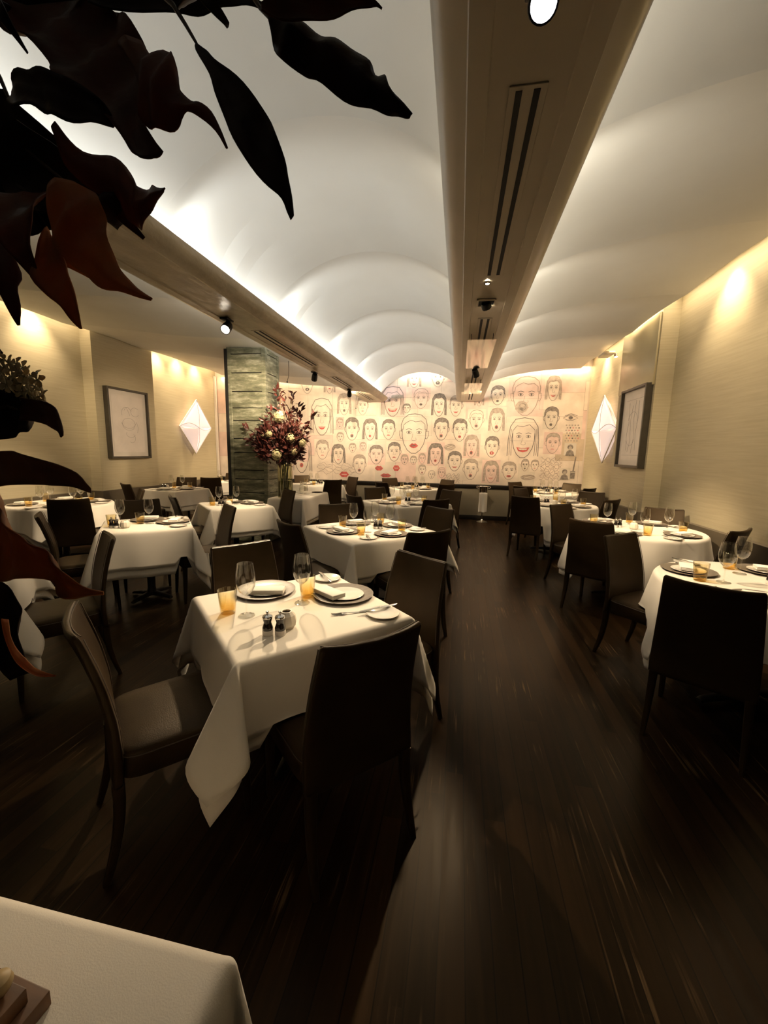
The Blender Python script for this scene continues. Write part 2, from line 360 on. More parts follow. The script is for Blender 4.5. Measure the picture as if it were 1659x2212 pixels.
def copy_thing(proto, loc, label, cat, group=None, rz=0.0):
    """copies a thing with its parts and sub-parts"""
    def rec(o, parent):
        c = o.copy(); COL.objects.link(c)
        if parent: c.parent = parent
        for ch in CHILD.get(o.name, []): rec(ch, c)
        return c
    c = rec(proto, None)
    c.location = loc; c.rotation_euler = (0, 0, rz)
    return props(c, label, cat, group)
CHILD = {}
USED = set()
def register(o):
    for ch in o.children:
        CHILD.setdefault(o.name, []).append(ch); register(ch)
    return o
def place(proto, loc, label, cat, group=None, rz=0.0):
    """the first placement moves the prototype itself, later ones copy it"""
    if proto.name not in USED:
        USED.add(proto.name)
        proto.location = loc; proto.rotation_euler = (0, 0, rz)
        return props(proto, label, cat, group)
    c = copy_thing(proto, loc, label, cat, group, rz)
    return c
LEAVES=[
(0,[((-0.3424,0.5263,1.9933),(-0.3418,0.5265,1.9933)),((-0.3382,0.5206,1.9778),(-0.3246,0.5229,1.9766)),((-0.3176,0.5152,1.9442),(-0.3108,0.5187,1.9594)),((-0.3049,0.5088,1.9138),(-0.2883,0.516,1.9411)),((-0.2925,0.5028,1.8869),(-0.2612,0.5123,1.9112)),((-0.2754,0.4965,1.8516),(-0.2388,0.5078,1.8817)),((-0.253,0.4917,1.8199),(-0.2256,0.5021,1.8554)),((-0.2297,0.4879,1.7945),(-0.214,0.4961,1.8295)),((-0.213,0.4848,1.7808),(-0.2079,0.4897,1.8067)),((-0.2064,0.4798,1.7671),(-0.2015,0.4833,1.7842)),((-0.2006,0.4753,1.7575),(-0.1981,0.4767,1.7635))]),
(0,[((-0.2567,0.5468,2.0247),(-0.2517,0.5483,2.0287)),((-0.2531,0.5436,2.0121),(-0.225,0.551,2.0264)),((-0.2484,0.5396,1.9921),(-0.2057,0.5514,2.0187)),((-0.2347,0.5377,1.9753),(-0.1866,0.5519,2.0111)),((-0.2109,0.5386,1.965),(-0.1677,0.5524,2.0035)),((-0.1948,0.5381,1.9545),(-0.1488,0.5528,1.996)),((-0.1696,0.5384,1.9383),(-0.1296,0.5515,1.9765)),((-0.1415,0.5389,1.9208),(-0.1226,0.5486,1.9615)),((-0.117,0.5403,1.9122),(-0.1101,0.5481,1.9555)),((-0.0986,0.5405,1.9036),(-0.1046,0.5447,1.9391)),((-0.0861,0.5395,1.8949),(-0.0901,0.5424,1.9185)),((-0.0769,0.5387,1.8907),(-0.0736,0.54,1.8952))]),
(1,[((-0.2498,0.5139,2.0031),(-0.2502,0.5154,2.0132)),((-0.2399,0.5193,2.0009),(-0.2411,0.5231,2.0276)),((-0.2185,0.5273,2.003),(-0.2202,0.5328,2.041)),((-0.1967,0.5356,2.0056),(-0.1986,0.5418,2.0487)),((-0.1719,0.5455,2.016),(-0.1735,0.5505,2.0505)),((-0.1527,0.5547,2.0276),(-0.1538,0.558,2.0506)),((-0.1361,0.5628,2.0356),(-0.1367,0.5648,2.0501)),((-0.125,0.5693,2.0399),(-0.1253,0.5702,2.046)),((-0.1196,0.574,2.0389),(-0.1191,0.5744,2.0411))]),
(0,[((-0.384,0.5486,2.0546),(-0.3717,0.5521,2.0628)),((-0.3625,0.5483,2.0495),(-0.3408,0.5532,2.0556)),((-0.3475,0.5465,2.0418),(-0.3319,0.5496,2.0436)),((-0.3354,0.5429,2.0259),(-0.3248,0.5458,2.0324)),((-0.3236,0.54,2.0152),(-0.3163,0.5428,2.0253)),((-0.3137,0.5377,2.0111),(-0.3097,0.5403,2.0232)),((-0.3058,0.5359,2.0124),(-0.3036,0.5373,2.0186))]),
(0,[((-0.5334,0.5704,2.107),(-0.5347,0.5746,2.1361)),((-0.515,0.5714,2.0992),(-0.5167,0.5768,2.1369)),((-0.4595,0.5799,2.0957),(-0.4614,0.586,2.1384)),((-0.4109,0.587,2.0916),(-0.4129,0.5932,2.1346)),((-0.3831,0.5909,2.091),(-0.3849,0.5965,2.1304)),((-0.3622,0.5938,2.0929),(-0.3637,0.5986,2.1262)),((-0.3483,0.5963,2.1001),(-0.3493,0.5994,2.1218)),((-0.3275,0.5989,2.0993),(-0.3283,0.6015,2.1175)),((-0.3066,0.6012,2.0971),(-0.3072,0.603,2.1099)),((-0.289,0.6022,2.0901),(-0.2859,0.6036,2.0956))]),
(1,[((-0.7223,0.5868,2.1714),(-0.6131,0.6082,2.1808)),((-0.7011,0.5721,2.1169),(-0.5699,0.602,2.1556)),((-0.656,0.5637,2.0751),(-0.5309,0.5935,2.1209)),((-0.609,0.5574,2.0449),(-0.4894,0.5857,2.0874)),((-0.5752,0.5486,2.0135),(-0.4593,0.576,2.0552)),((-0.5502,0.5371,1.976),(-0.4367,0.5649,2.0219)),((-0.5112,0.5292,1.9447),(-0.4223,0.5508,1.9795)),((-0.4684,0.5221,1.9143),(-0.4178,0.535,1.938)),((-0.4396,0.5129,1.8862),(-0.4137,0.5208,1.9074)),((-0.4212,0.5025,1.8633),(-0.3956,0.5098,1.881)),((-0.4036,0.4937,1.8518),(-0.3772,0.4999,1.8615))]),
(2,[((-0.4636,0.5393,2.0216),(-0.4347,0.5452,2.0254)),((-0.4349,0.5329,1.9814),(-0.4099,0.5392,1.9931)),((-0.4176,0.5239,1.9384),(-0.39,0.5371,1.9924)),((-0.4063,0.5144,1.8993),(-0.3748,0.5329,1.9833)),((-0.3928,0.509,1.8843),(-0.3607,0.5265,1.9613)),((-0.3761,0.5049,1.8743),(-0.3536,0.5177,1.9317)),((-0.3568,0.5019,1.8684),(-0.3421,0.5112,1.9119)),((-0.3412,0.4998,1.8727),(-0.3306,0.5062,1.9021)),((-0.3309,0.4982,1.8866),(-0.318,0.5022,1.8973)),((-0.3138,0.4944,1.8781),(-0.3024,0.4977,1.8857)),((-0.2952,0.4898,1.8624),(-0.2888,0.491,1.8625)),((-0.2826,0.4837,1.8435),(-0.2803,0.4842,1.8441))]),
(0,[((-0.6149,0.5231,1.9612),(-0.6126,0.5248,1.9697)),((-0.6114,0.5186,1.9501),(-0.606,0.5237,1.977)),((-0.5931,0.5158,1.9326),(-0.5854,0.5246,1.9807)),((-0.5563,0.5178,1.924),(-0.5617,0.5239,1.9702)),((-0.5361,0.5162,1.9111),(-0.5369,0.5241,1.9644)),((-0.5195,0.5146,1.9036),(-0.5187,0.523,1.9579)),((-0.5032,0.5134,1.8984),(-0.5023,0.5213,1.9494)),((-0.4809,0.5141,1.8992),(-0.4796,0.5207,1.9405)),((-0.4654,0.514,1.902),(-0.4634,0.5183,1.9284)),((-0.4563,0.5125,1.904),(-0.4518,0.5142,1.9099))]),
(0,[((-0.6954,0.5467,2.0104),(-0.6669,0.5509,2.0038)),((-0.6878,0.5369,1.9708),(-0.6392,0.547,1.9788)),((-0.6798,0.5257,1.9213),(-0.594,0.5448,1.9439)),((-0.6719,0.5151,1.8761),(-0.5603,0.5422,1.9198)),((-0.6607,0.5053,1.8317),(-0.5367,0.5356,1.8821)),((-0.64,0.4994,1.8018),(-0.523,0.5252,1.8312)),((-0.6067,0.4974,1.7827),(-0.5472,0.511,1.8007))]),
(2,[((-0.5252,0.4972,1.8862),(-0.5311,0.5,1.9115)),((-0.5158,0.4894,1.8573),(-0.5143,0.495,1.892)),((-0.4945,0.4848,1.8354),(-0.4931,0.4909,1.8735)),((-0.4611,0.4825,1.814),(-0.4637,0.4906,1.8703)),((-0.4408,0.4788,1.799),(-0.4404,0.488,1.8587)),((-0.4237,0.4743,1.7826),(-0.4247,0.4827,1.8387)),((-0.4102,0.4703,1.7739),(-0.4109,0.4775,1.8219)),((-0.3984,0.4663,1.7668),(-0.3962,0.474,1.815)),((-0.3846,0.465,1.776),(-0.3804,0.4714,1.8131)),((-0.3696,0.464,1.785),(-0.3669,0.4674,1.8039)),((-0.3512,0.4633,1.7923),(-0.35,0.4643,1.7972))]),
(3,[((-0.5146,0.4679,1.816),(-0.4845,0.4744,1.8227)),((-0.5058,0.4595,1.777),(-0.4496,0.4736,1.8024)),((-0.4971,0.453,1.7508),(-0.4367,0.4688,1.7821)),((-0.4839,0.4483,1.731),(-0.4282,0.4632,1.7619)),((-0.4644,0.4448,1.7116),(-0.4183,0.4569,1.7362)),((-0.4394,0.4428,1.6955),(-0.4082,0.4517,1.7167)),((-0.4236,0.4396,1.6824),(-0.3954,0.4473,1.699)),((-0.4055,0.4378,1.676),(-0.383,0.4437,1.6874)),((-0.3877,0.4365,1.6733),(-0.3708,0.4402,1.6774)),((-0.3672,0.4353,1.6673),(-0.3603,0.4371,1.6712)),((-0.3527,0.4332,1.6636),(-0.3509,0.434,1.6667))]),
(3,[((-0.5345,0.479,1.7776),(-0.5293,0.4785,1.7682)),((-0.5318,0.4709,1.75),(-0.5115,0.4742,1.7472)),((-0.5271,0.4623,1.7166),(-0.4924,0.4702,1.7267)),((-0.5193,0.4557,1.6931),(-0.4791,0.4651,1.7063)),((-0.4987,0.4521,1.6733),(-0.4678,0.4599,1.6877)),((-0.4787,0.4493,1.6599),(-0.4616,0.4539,1.6694)),((-0.4675,0.4449,1.6465),(-0.4572,0.4477,1.6528)),((-0.4584,0.4411,1.6393),(-0.456,0.4415,1.6394))]),
(3,[((-0.539,0.4863,1.7636),(-0.5343,0.4877,1.7669)),((-0.5082,0.4825,1.7237),(-0.5028,0.4869,1.7464)),((-0.492,0.4809,1.7161),(-0.483,0.4845,1.7291)),((-0.476,0.4796,1.7112),(-0.4698,0.4813,1.7151))]),
(2,[((-0.6311,0.4904,1.8332),(-0.5525,0.506,1.8413)),((-0.6075,0.4813,1.7992),(-0.5414,0.4945,1.8069)),((-0.5905,0.4706,1.7627),(-0.5342,0.4825,1.7734)),((-0.5613,0.4629,1.7306),(-0.5288,0.4703,1.7407)),((-0.5363,0.4559,1.7087),(-0.5205,0.4597,1.7152)),((-0.5188,0.4485,1.6933),(-0.5151,0.4492,1.6934))]),
(1,[((-0.6591,0.5004,1.7974),(-0.6354,0.5053,1.8013)),((-0.6411,0.4886,1.7527),(-0.6078,0.4958,1.7601)),((-0.6202,0.4781,1.7126),(-0.5773,0.4866,1.7167)),((-0.6008,0.4713,1.6982),(-0.5736,0.4761,1.697)),((-0.5828,0.4625,1.6727),(-0.5632,0.4661,1.6731)),((-0.5645,0.4542,1.6505),(-0.562,0.4548,1.6512))]),
(1,[((-0.4689,0.5269,1.8106),(-0.4606,0.5286,1.8125)),((-0.4591,0.5213,1.7962),(-0.4486,0.5235,1.7981)),((-0.4461,0.5162,1.7804),(-0.4366,0.5192,1.7889)),((-0.4319,0.5122,1.7715),(-0.4258,0.5148,1.7808)),((-0.4204,0.5086,1.7678),(-0.417,0.5097,1.7708))]),
(0,[((-0.4778,0.5173,1.8262),(-0.46,0.5216,1.8331)),((-0.4689,0.5117,1.8012),(-0.4481,0.5171,1.8115)),((-0.4619,0.5066,1.7815),(-0.4383,0.5134,1.7983)),((-0.4525,0.5045,1.7789),(-0.4362,0.5089,1.7886))]),
(1,[((-0.5896,0.4625,1.5325),(-0.591,0.4669,1.5632)),((-0.5628,0.457,1.5316),(-0.5618,0.4615,1.56)),((-0.5409,0.4501,1.5273),(-0.5399,0.4547,1.5564)),((-0.5216,0.4426,1.5225),(-0.5182,0.4468,1.546)),((-0.5026,0.4349,1.5168),(-0.4989,0.4376,1.53)),((-0.485,0.4268,1.5097),(-0.4826,0.4276,1.5124))]),
(0,[((-0.6671,0.474,1.4986),(-0.6712,0.4869,1.5881)),((-0.6459,0.4731,1.5075),(-0.6494,0.4839,1.5825)),((-0.6273,0.4711,1.5125),(-0.628,0.4813,1.5807)),((-0.609,0.4691,1.5182),(-0.6093,0.4782,1.5784)),((-0.5931,0.4661,1.5198),(-0.593,0.4739,1.5711)),((-0.5805,0.4637,1.5292),(-0.5795,0.4683,1.5587))]),
(4,[((-0.63,0.4412,1.441),(-0.632,0.4475,1.4846)),((-0.6043,0.4398,1.4432),(-0.6064,0.4463,1.4879)),((-0.5746,0.4394,1.447),(-0.5789,0.4453,1.4907)),((-0.5341,0.4409,1.4501),(-0.5518,0.4438,1.4908)),((-0.5099,0.4389,1.4506),(-0.5272,0.4413,1.4867)),((-0.4905,0.4361,1.4507),(-0.503,0.4384,1.481)),((-0.4737,0.4327,1.4505),(-0.4792,0.4355,1.4756)),((-0.4591,0.4285,1.448),(-0.461,0.431,1.4664)),((-0.4451,0.4239,1.4428),(-0.4466,0.4245,1.4487))]),
(3,[((-0.5946,0.4067,1.374),(-0.5987,0.4195,1.4631)),((-0.5679,0.4037,1.3591),(-0.5716,0.4153,1.4396)),((-0.5482,0.3996,1.3456),(-0.5539,0.4105,1.4241)),((-0.5354,0.395,1.3366),(-0.5368,0.4067,1.4154)),((-0.5189,0.3925,1.3371),(-0.5155,0.4029,1.4017)),((-0.4945,0.3923,1.3435),(-0.4924,0.3997,1.39)),((-0.4683,0.3918,1.3456),(-0.4742,0.3966,1.3845)),((-0.4433,0.3902,1.3419),(-0.4574,0.3934,1.3799)),((-0.4345,0.384,1.3274),(-0.4477,0.3882,1.3711)),((-0.4213,0.3806,1.3263),(-0.4348,0.3829,1.3576)),((-0.4047,0.3788,1.3314),(-0.4131,0.3789,1.3416)),((-0.3905,0.3761,1.3331),(-0.3907,0.3766,1.3367))]),
(0,[((-0.6447,0.4277,1.3018),(-0.6214,0.4338,1.3142)),((-0.6364,0.421,1.2747),(-0.6032,0.4311,1.3015)),((-0.6282,0.4143,1.2479),(-0.5916,0.4261,1.2818)),((-0.6174,0.4074,1.217),(-0.5882,0.4204,1.2669)),((-0.6026,0.4028,1.1959),(-0.5768,0.4143,1.2407)),((-0.5747,0.4028,1.1894),(-0.5522,0.4084,1.199))]),
(5,[((-0.579,0.4047,1.2744),(-0.5704,0.4061,1.2734)),((-0.5644,0.3959,1.2556),(-0.5574,0.3976,1.258)),((-0.5481,0.3883,1.2421),(-0.5383,0.3903,1.2434)),((-0.5277,0.3816,1.2302),(-0.5194,0.3842,1.2369)),((-0.5058,0.3762,1.2243),(-0.4976,0.3785,1.2298)),((-0.4825,0.3718,1.224),(-0.4786,0.3733,1.2293)),((-0.4592,0.3683,1.2294),(-0.4584,0.3687,1.231))]),
(0,[((-0.6843,0.5514,2.0959),(-0.6502,0.5599,2.1105)),((-0.667,0.5455,2.0701),(-0.6365,0.5527,2.0811)),((-0.6507,0.542,2.0611),(-0.6216,0.547,2.059)),((-0.624,0.5388,2.0419),(-0.6122,0.5413,2.0438)),((-0.6017,0.5351,2.0242),(-0.6004,0.5356,2.0262))]),
(0,[((-0.6691,0.5204,1.9413),(-0.625,0.5291,1.9456)),((-0.6609,0.5128,1.8985),(-0.5803,0.5309,1.9205)),((-0.6496,0.5069,1.8628),(-0.5356,0.5312,1.8854)),((-0.6115,0.506,1.828),(-0.4982,0.5306,1.8539)),((-0.5781,0.5079,1.817),(-0.4813,0.5269,1.8256))]),
(0,[((-0.6923,0.5142,1.658),(-0.6822,0.5165,1.6608)),((-0.6762,0.5074,1.6386),(-0.6667,0.5111,1.6515)),((-0.6608,0.5022,1.6309),(-0.6501,0.5061,1.6437)),((-0.6495,0.4968,1.627),(-0.6483,0.4973,1.6288))]),
]
STEMS=[[(-0.4251,0.5578,2.0971),(-0.3874,0.5489,2.0609),(-0.3633,0.5377,2.0254),(-0.3424,0.5263,1.9933)],
[(-0.3025,0.5806,2.0994),(-0.2754,0.5633,2.0544),(-0.2546,0.5472,2.0247)],
[(-0.6701,0.5348,2.0374),(-0.6421,0.5285,1.9956),(-0.6215,0.5217,1.9604)],
[(-0.7296,0.5854,2.1712),(-0.6491,0.5821,2.1369),(-0.5656,0.5837,2.1317),(-0.451,0.5916,2.1302),(-0.3141,0.603,2.1254)],
[(-0.7216,0.5601,1.9948),(-0.6495,0.5466,1.932),(-0.5701,0.5349,1.8722),(-0.529,0.5206,1.8415)],
[(-0.6922,0.497,1.5448),(-0.6455,0.4916,1.5543),(-0.6117,0.4815,1.5484)],
[(-0.7215,0.5478,1.9139),(-0.6284,0.5359,1.8588),(-0.5739,0.5162,1.799)],
[(-0.6661,0.4625,1.4216),(-0.6205,0.4471,1.4007),(-0.5838,0.4314,1.3883)],
]
FLORETS=[(-0.6139,0.47,1.6145),(-0.6178,0.4816,1.6124),(-0.6018,0.4768,1.6088),(-0.6033,0.4857,1.606),(-0.5967,0.4868,1.599),(-0.5636,0.4687,1.5918),(-0.5577,0.4667,1.5857),(-0.6001,0.4929,1.5858),(-0.5857,0.4726,1.5916),(-0.5943,0.471,1.5983),(-0.6372,0.4957,1.6061),(-0.6237,0.4763,1.6045),(-0.6371,0.4875,1.595),(-0.6091,0.4771,1.5904),(-0.6062,0.4834,1.5844),(-0.5755,0.4671,1.5723),(-0.5865,0.4861,1.5799),(-0.598,0.4915,1.5664),(-0.5718,0.4823,1.5674),(-0.5864,0.4876,1.561),(-0.5996,0.4834,1.5677),(-0.5999,0.4599,1.5783),(-0.6185,0.4857,1.5825),(-0.6012,0.4804,1.5721),(-0.6206,0.4686,1.596),(-0.6157,0.4592,1.601),(-0.653,0.4854,1.5924),(-0.5683,0.4801,1.5624),(-0.5953,0.4854,1.5632),(-0.6194,0.4925,1.5956),(-0.6215,0.4837,1.5846),(-0.6453,0.488,1.5855)]
FACES=[(-3.256,1.859,2.709,0.581,'L',0,'smile',0),(-2.709,2.329,2.816,0.354,'L',1,'o',0),(-2.266,2.330,2.748,0.297,'S',1,'lip',0),(-1.563,2.301,2.959,0.541,'L',0,'grin',1),(-1.240,2.376,2.579,0.201,'S',2,'flat',0),(-0.919,2.475,2.910,0.374,'S',0,'o',1),(-1.085,2.933,3.313,0.330,'L',1,'smile',0),(-0.557,2.949,3.346,0.323,'S',1,'hex',0),(-0.510,2.304,2.802,0.347,'L',2,'smile',0),(-0.135,2.306,2.757,0.321,'S',1,'smile',0),(0.324,2.011,2.441,0.346,'S',0,'open',0),(0.752,2.550,2.957,0.337,'S',2,'o',0),(0.760,1.972,2.483,0.352,'L',1,'openr',0),(1.339,2.327,3.141,0.662,'S',0,'lip',2),(1.890,2.636,3.145,0.333,'L',1,'smile',0),(1.888,2.041,2.511,0.336,'S',2,'o',0),(1.345,1.418,2.277,0.672,'L',0,'grin',0),(1.957,1.527,1.959,0.338,'S',1,'frown',1),(-1.056,1.469,2.355,0.694,'S',0,'lips',0),(-0.438,1.774,2.270,0.371,'S',2,'open',0),(-0.027,1.758,2.251,0.365,'S',2,'or',0),(-2.518,1.746,2.271,0.378,'S',2,'open',0),(-2.084,1.752,2.242,0.363,'L',2,'or',1),(-1.647,1.780,2.231,0.347,'S',2,'frownr',0),(-2.812,2.014,2.261,0.181,'S',1,'o',3),(-2.801,1.710,1.924,0.192,'S',1,'o',0),(-2.500,1.459,1.678,0.190,'S',1,'open',0),(-2.245,1.510,1.704,0.169,'S',1,'o',1),(-3.245,1.287,1.745,0.362,'S',1,'frown',0),(-2.848,1.190,1.650,0.357,'L',2,'flat',0),(-2.331,0.958,1.417,0.356,'S',1,'open',0),(-1.926,1.203,1.641,0.373,'S',2,'o',2),(-1.503,1.280,1.715,0.339,'S',2,'frownr',0),(-1.255,1.205,1.438,0.182,'S',1,'o',1),(-1.050,1.210,1.411,0.163,'S',1,'o',0),(-0.850,1.233,1.473,0.170,'S',1,'flat',1),(-0.547,1.214,1.707,0.362,'L',2,'or',2),(-0.111,1.092,1.531,0.348,'S',2,'smile',0),(0.246,1.408,1.899,0.342,'L',1,'openr',1),(0.691,1.417,1.874,0.344,'S',2,'hexr',0),(0.251,0.904,1.372,0.366,'S',1,'open',0),(0.700,0.852,1.339,0.360,'L',1,'smile',1),(1.086,0.930,1.326,0.342,'S',1,'lips',0),(1.417,1.133,1.389,0.185,'S',1,'o',0),(1.622,1.139,1.381,0.183,'S',1,'flat',0),(-0.841,0.982,1.215,0.189,'S',1,'open',0),(-0.622,0.899,1.087,0.170,'S',0,'o',0),(-0.394,0.924,1.159,0.177,'S',0,'flat',1),(-3.776,0.954,1.844,0.550,'L',0,'or',0),(-3.613,2.822,3.288,0.339,'S',1,'hex',0),(-3.064,2.819,3.345,0.285,'L',1,'frownr',0),(0.363,2.525,2.899,0.209,'L',1,'o',1),(-4.997,1.162,1.736,0.418,'S',1,'o',0),(-5.389,1.635,2.439,0.630,'L',0,'smile',0),(-6.061,1.039,1.625,0.434,'L',1,'lips',1),(-6.548,2.055,2.676,0.463,'S',1,'o',0),(-7.349,1.106,2.196,0.849,'S',0,'grin',0),(-7.151,0.505,0.911,0.341,'L',1,'o',1),]
MARKS=[('hex',-2.828,0.858,-2.575,1.018),('lips',-1.956,1.038,-1.757,1.179),('hex',-1.533,1.040,-1.354,1.198),('lips',-1.822,0.888,-1.559,1.000),('eye',2.131,2.196,2.425,2.365),('dots',2.178,1.768,2.469,2.158),('squig',1.740,0.950,2.179,1.430),('squig',-3.386,0.941,-2.413,1.205),('squig',-0.344,0.816,0.017,1.027),('scrib',1.330,0.904,1.655,1.083),('port',2.199,1.482,2.442,1.751),('port',2.134,0.964,2.361,1.220),('brush',2.361,0.993,2.478,1.460),('grey',-1.604,2.687,-1.333,2.783),('greyr',1.109,2.339,1.413,2.668),('scrib',-0.372,1.518,-0.102,1.731),]
HEADS=[(-2.685, 1.983, 0.089), (-2.926, 1.697, 0.068), (-2.813, 1.727, 0.055), (-2.695, 1.421, 0.082), (-2.623, 1.544, 0.062), (-2.514, 1.667, 0.075), (-2.333, 1.598, 0.062), (-2.479, 1.475, 0.062), (-2.914, 1.38, 0.048), (-3.065, 1.645, 0.082), (-2.793, 1.563, 0.062)]
SPRAYS=[(-2.744, 2.462), (-2.707, 2.407), (-2.595, 2.379), (-2.551, 2.296), (-2.433, 2.13), (-2.492, 2.199), (-2.18, 2.033), (-2.248, 1.901), (-2.287, 1.74), (-2.302, 1.655), (-2.404, 1.369), (-2.441, 1.476), (-3.304, 1.844), (-3.254, 1.657), (-3.202, 1.556), (-3.008, 2.017), (-2.944, 2.074), (-2.874, 2.116), (-2.657, 2.241), (-2.466, 1.9), (-2.816, 1.933), (-2.359, 1.97), (-2.826, 1.469), (-3.02, 1.538), (-3.133, 1.752)]
VASE_AT=[-2.745, 6.17]
# ------------------------------------------------------------------ the room
YB = 9.40
XR, XRP, XL, XLP = 2.62, 2.42, -6.0, -5.8
b = MB(); b.box((-1.7, 4.0, -0.05), (9.2, 11.4, 0.1)); struct(b.obj('floor', M['floor'], smooth=False), 'dark stained oak plank floor with pale worn streaks')
b = MB(); b.box((-1.7, YB + .1, 1.9), (9.2, .2, 3.8)); struct(b.obj('wall_back', M['mural_base'], smooth=False))
rf = [(XR, -1.6), (XR, 5.92), (XRP, 5.92), (XRP, 7.15), (XR, 7.15), (XR, YB), (2.9, YB), (2.9, -1.6)]
lf = [(XL, -1.6), (XL, 5.75), (XLP, 5.75), (XLP, 7.05), (XL, 7.05), (XL, YB), (-6.3, YB), (-6.3, -1.6)]
b = MB(); b.prism(rf, 'z', 0, 3.8); struct(b.obj('wall_right', M['wall'], smooth=False))
b = MB(); b.prism(lf, 'z', 0, 3.8); struct(b.obj('wall_left', M['wall'], smooth=False))
# wainscot that follows the walls, back dado rail and base
d = .06
rw = [(XR - d, -1.6), (XR - d, 5.92 - d), (XRP - d, 5.92 - d), (XRP - d, 7.15 + d), (XR - d, 7.15 + d), (XR - d, YB), (XR, YB), (XR, 7.15), (XRP, 7.15), (XRP, 5.92), (XR, 5.92), (XR, -1.6)]
lw = [(XL + d, -1.6), (XL + d, 5.75 - d), (XLP + d, 5.75 - d), (XLP + d, 7.05 + d), (XL + d, 7.05 + d), (XL + d, YB), (XL, YB), (XL, 7.05), (XLP, 7.05), (XLP, 5.75), (XL, 5.75), (XL, -1.6)]
b = MB(); b.prism(rw, 'z', 0, .765); struct(b.obj('trim_1', M['side_panel'], smooth=False), 'brown wainscot along the right wall')
b = MB(); b.prism(lw, 'z', 0, .765); struct(b.obj('trim_2', M['side_panel'], smooth=False), 'brown wainscot along the left wall')
b = MB()
b.box((-1.69, YB - .02, .41), (8.5, .04, .62))
for x in (-4.6, -3.3, -2.0, -.7, .75, 1.9): b.box((x, YB - .041, .41), (.006, .004, .62))
struct(b.obj('trim_3', M['grey_panel'], smooth=False), 'grey panelling below the mural')
b = MB(); b.box((-1.69, YB - .035, .757), (8.5, .07, .076), bev=.006); struct(b.obj('trim_4', M['black_trim']), 'black rail under the mural')
b = MB(); b.box((-1.69, YB - .03, .05), (8.5, .06, .10), bev=.004); struct(b.obj('baseboard_back', M['black_trim']))
b = MB(); b.box((XL + .03, YB - .06, 2.02), (.05, .04, 2.42)); struct(b.obj('trim_5', M['mount'], smooth=False), 'pale vertical strip in the left back corner')
b = MB(); b.box((XRP - .012, 6.53, 2.86), (.024, 1.17, .88), bev=.004); struct(b.obj('trim_6', M['wall_gloss']), 'lacquered panel above the right picture')

# stretched fabric ceiling: a vault between the soffits and two rising aisles
RIBS = [-.64 + 1.47 * k for k in range(7)] + [9.26]
def ysamples():
    o = []
    for a, c in zip(RIBS[:-1], RIBS[1:]):
        for k in range(9): o.append((a + (c - a) * k / 9, math.sin(PI * k / 9)))
    o.append((RIBS[-1], 0.0)); return o
YS = ysamples()
b = MB()
VC, VZ, VR = -.89, 2.055, 1.18
P = []
rng = random.Random(5)
th0 = math.asin(.95 / VR)
for y, bl in YS:
    row = []
    for k in range(33):
        t = -1 + 2 * k / 32; th = t * th0; w = (1 - abs(t) ** 3)
        # the fabric gathers into soft creases low on the left side of the vault
        cr = .012 * math.exp(-((t + .80) / .22) ** 2) * math.sin(y * 9.0 + 6 * math.sin(y * 1.7)) * (1 if 2.0 < y < 8 else .3)
        rr = VR + .09 * bl * w + cr
        row.append((VC + rr * math.sin(th), y, VZ + rr * math.cos(th)))
    P.append(row)
b.grid(P)
def aisle(prof, flip):
    P = []
    for y, bl in YS:
        row = []
        n = len(prof)
        for i, (x, z) in enumerate(prof):
            t = i / (n - 1)
            w = min(1, t * 3.5) * (1 - .75 * t)
            row.append((x, y, z + .10 * bl * w))
        row.append((prof[-1][0], y, prof[-1][1] + .18))
        P.append(row)
    b.grid(P)
pr = []
for k in range(19):
    t = (k / 18) ** 1.5
    pr.append((.25 + 2.11 * t, 2.74 + .52 * math.sqrt(max(0, 1 - (1 - t) ** 2))))
aisle(pr, 0)
lk = [(-2.04, 2.74), (-2.16, 2.82), (-2.35, 2.88), (-2.65, 2.925), (-3.0, 2.955), (-3.5, 2.985), (-4.0, 3.03), (-4.5, 3.095), (-5.0, 3.165), (-5.4, 3.215), (-5.74, 3.25)]
aisle(lk, 1)
struct(b.obj('ceiling', M['ceiling'], angle=6, normals=False), 'pale fabric vault and aisle ceilings with soft ribs')
b = MB(); b.box((-1.7, 4.0, 3.85), (9.2, 11.4, .1)); struct(b.obj('ceiling', M['side_panel'], smooth=False))

SOF = [(.155, 'trim_7', M['soffit']), (-1.94, 'trim_8', M['soffit_wrap'])]
for cx, nm, m in SOF:
    half = [(0, 2.607), (.118, 2.607), (.122, 2.600), (.183, 2.600), (.187, 2.606), (.215, 2.612), (.248, 2.626), (.272, 2.645), (.285, 2.668), (.290, 2.70)]
    inner = [(.278, 2.70), (.272, 2.672), (.255, 2.652), (.22, 2.64), (0, 2.64)]
    pts = [(cx + x, z) for x, z in half] + [(cx + x, z) for x, z in inner] + [(cx - x, z) for x, z in inner[::-1][1:]] + [(cx - x, z) for x, z in half[::-1][:-1]]
    b = MB(); b.prism(pts, 'y', -1.6, 9.22)
    b.box((cx, 3.8, 3.2), (.16, 10.9, 1.14))
    struct(b.obj(nm, m, angle=25), 'long soffit beam carrying air slots and spotlights')

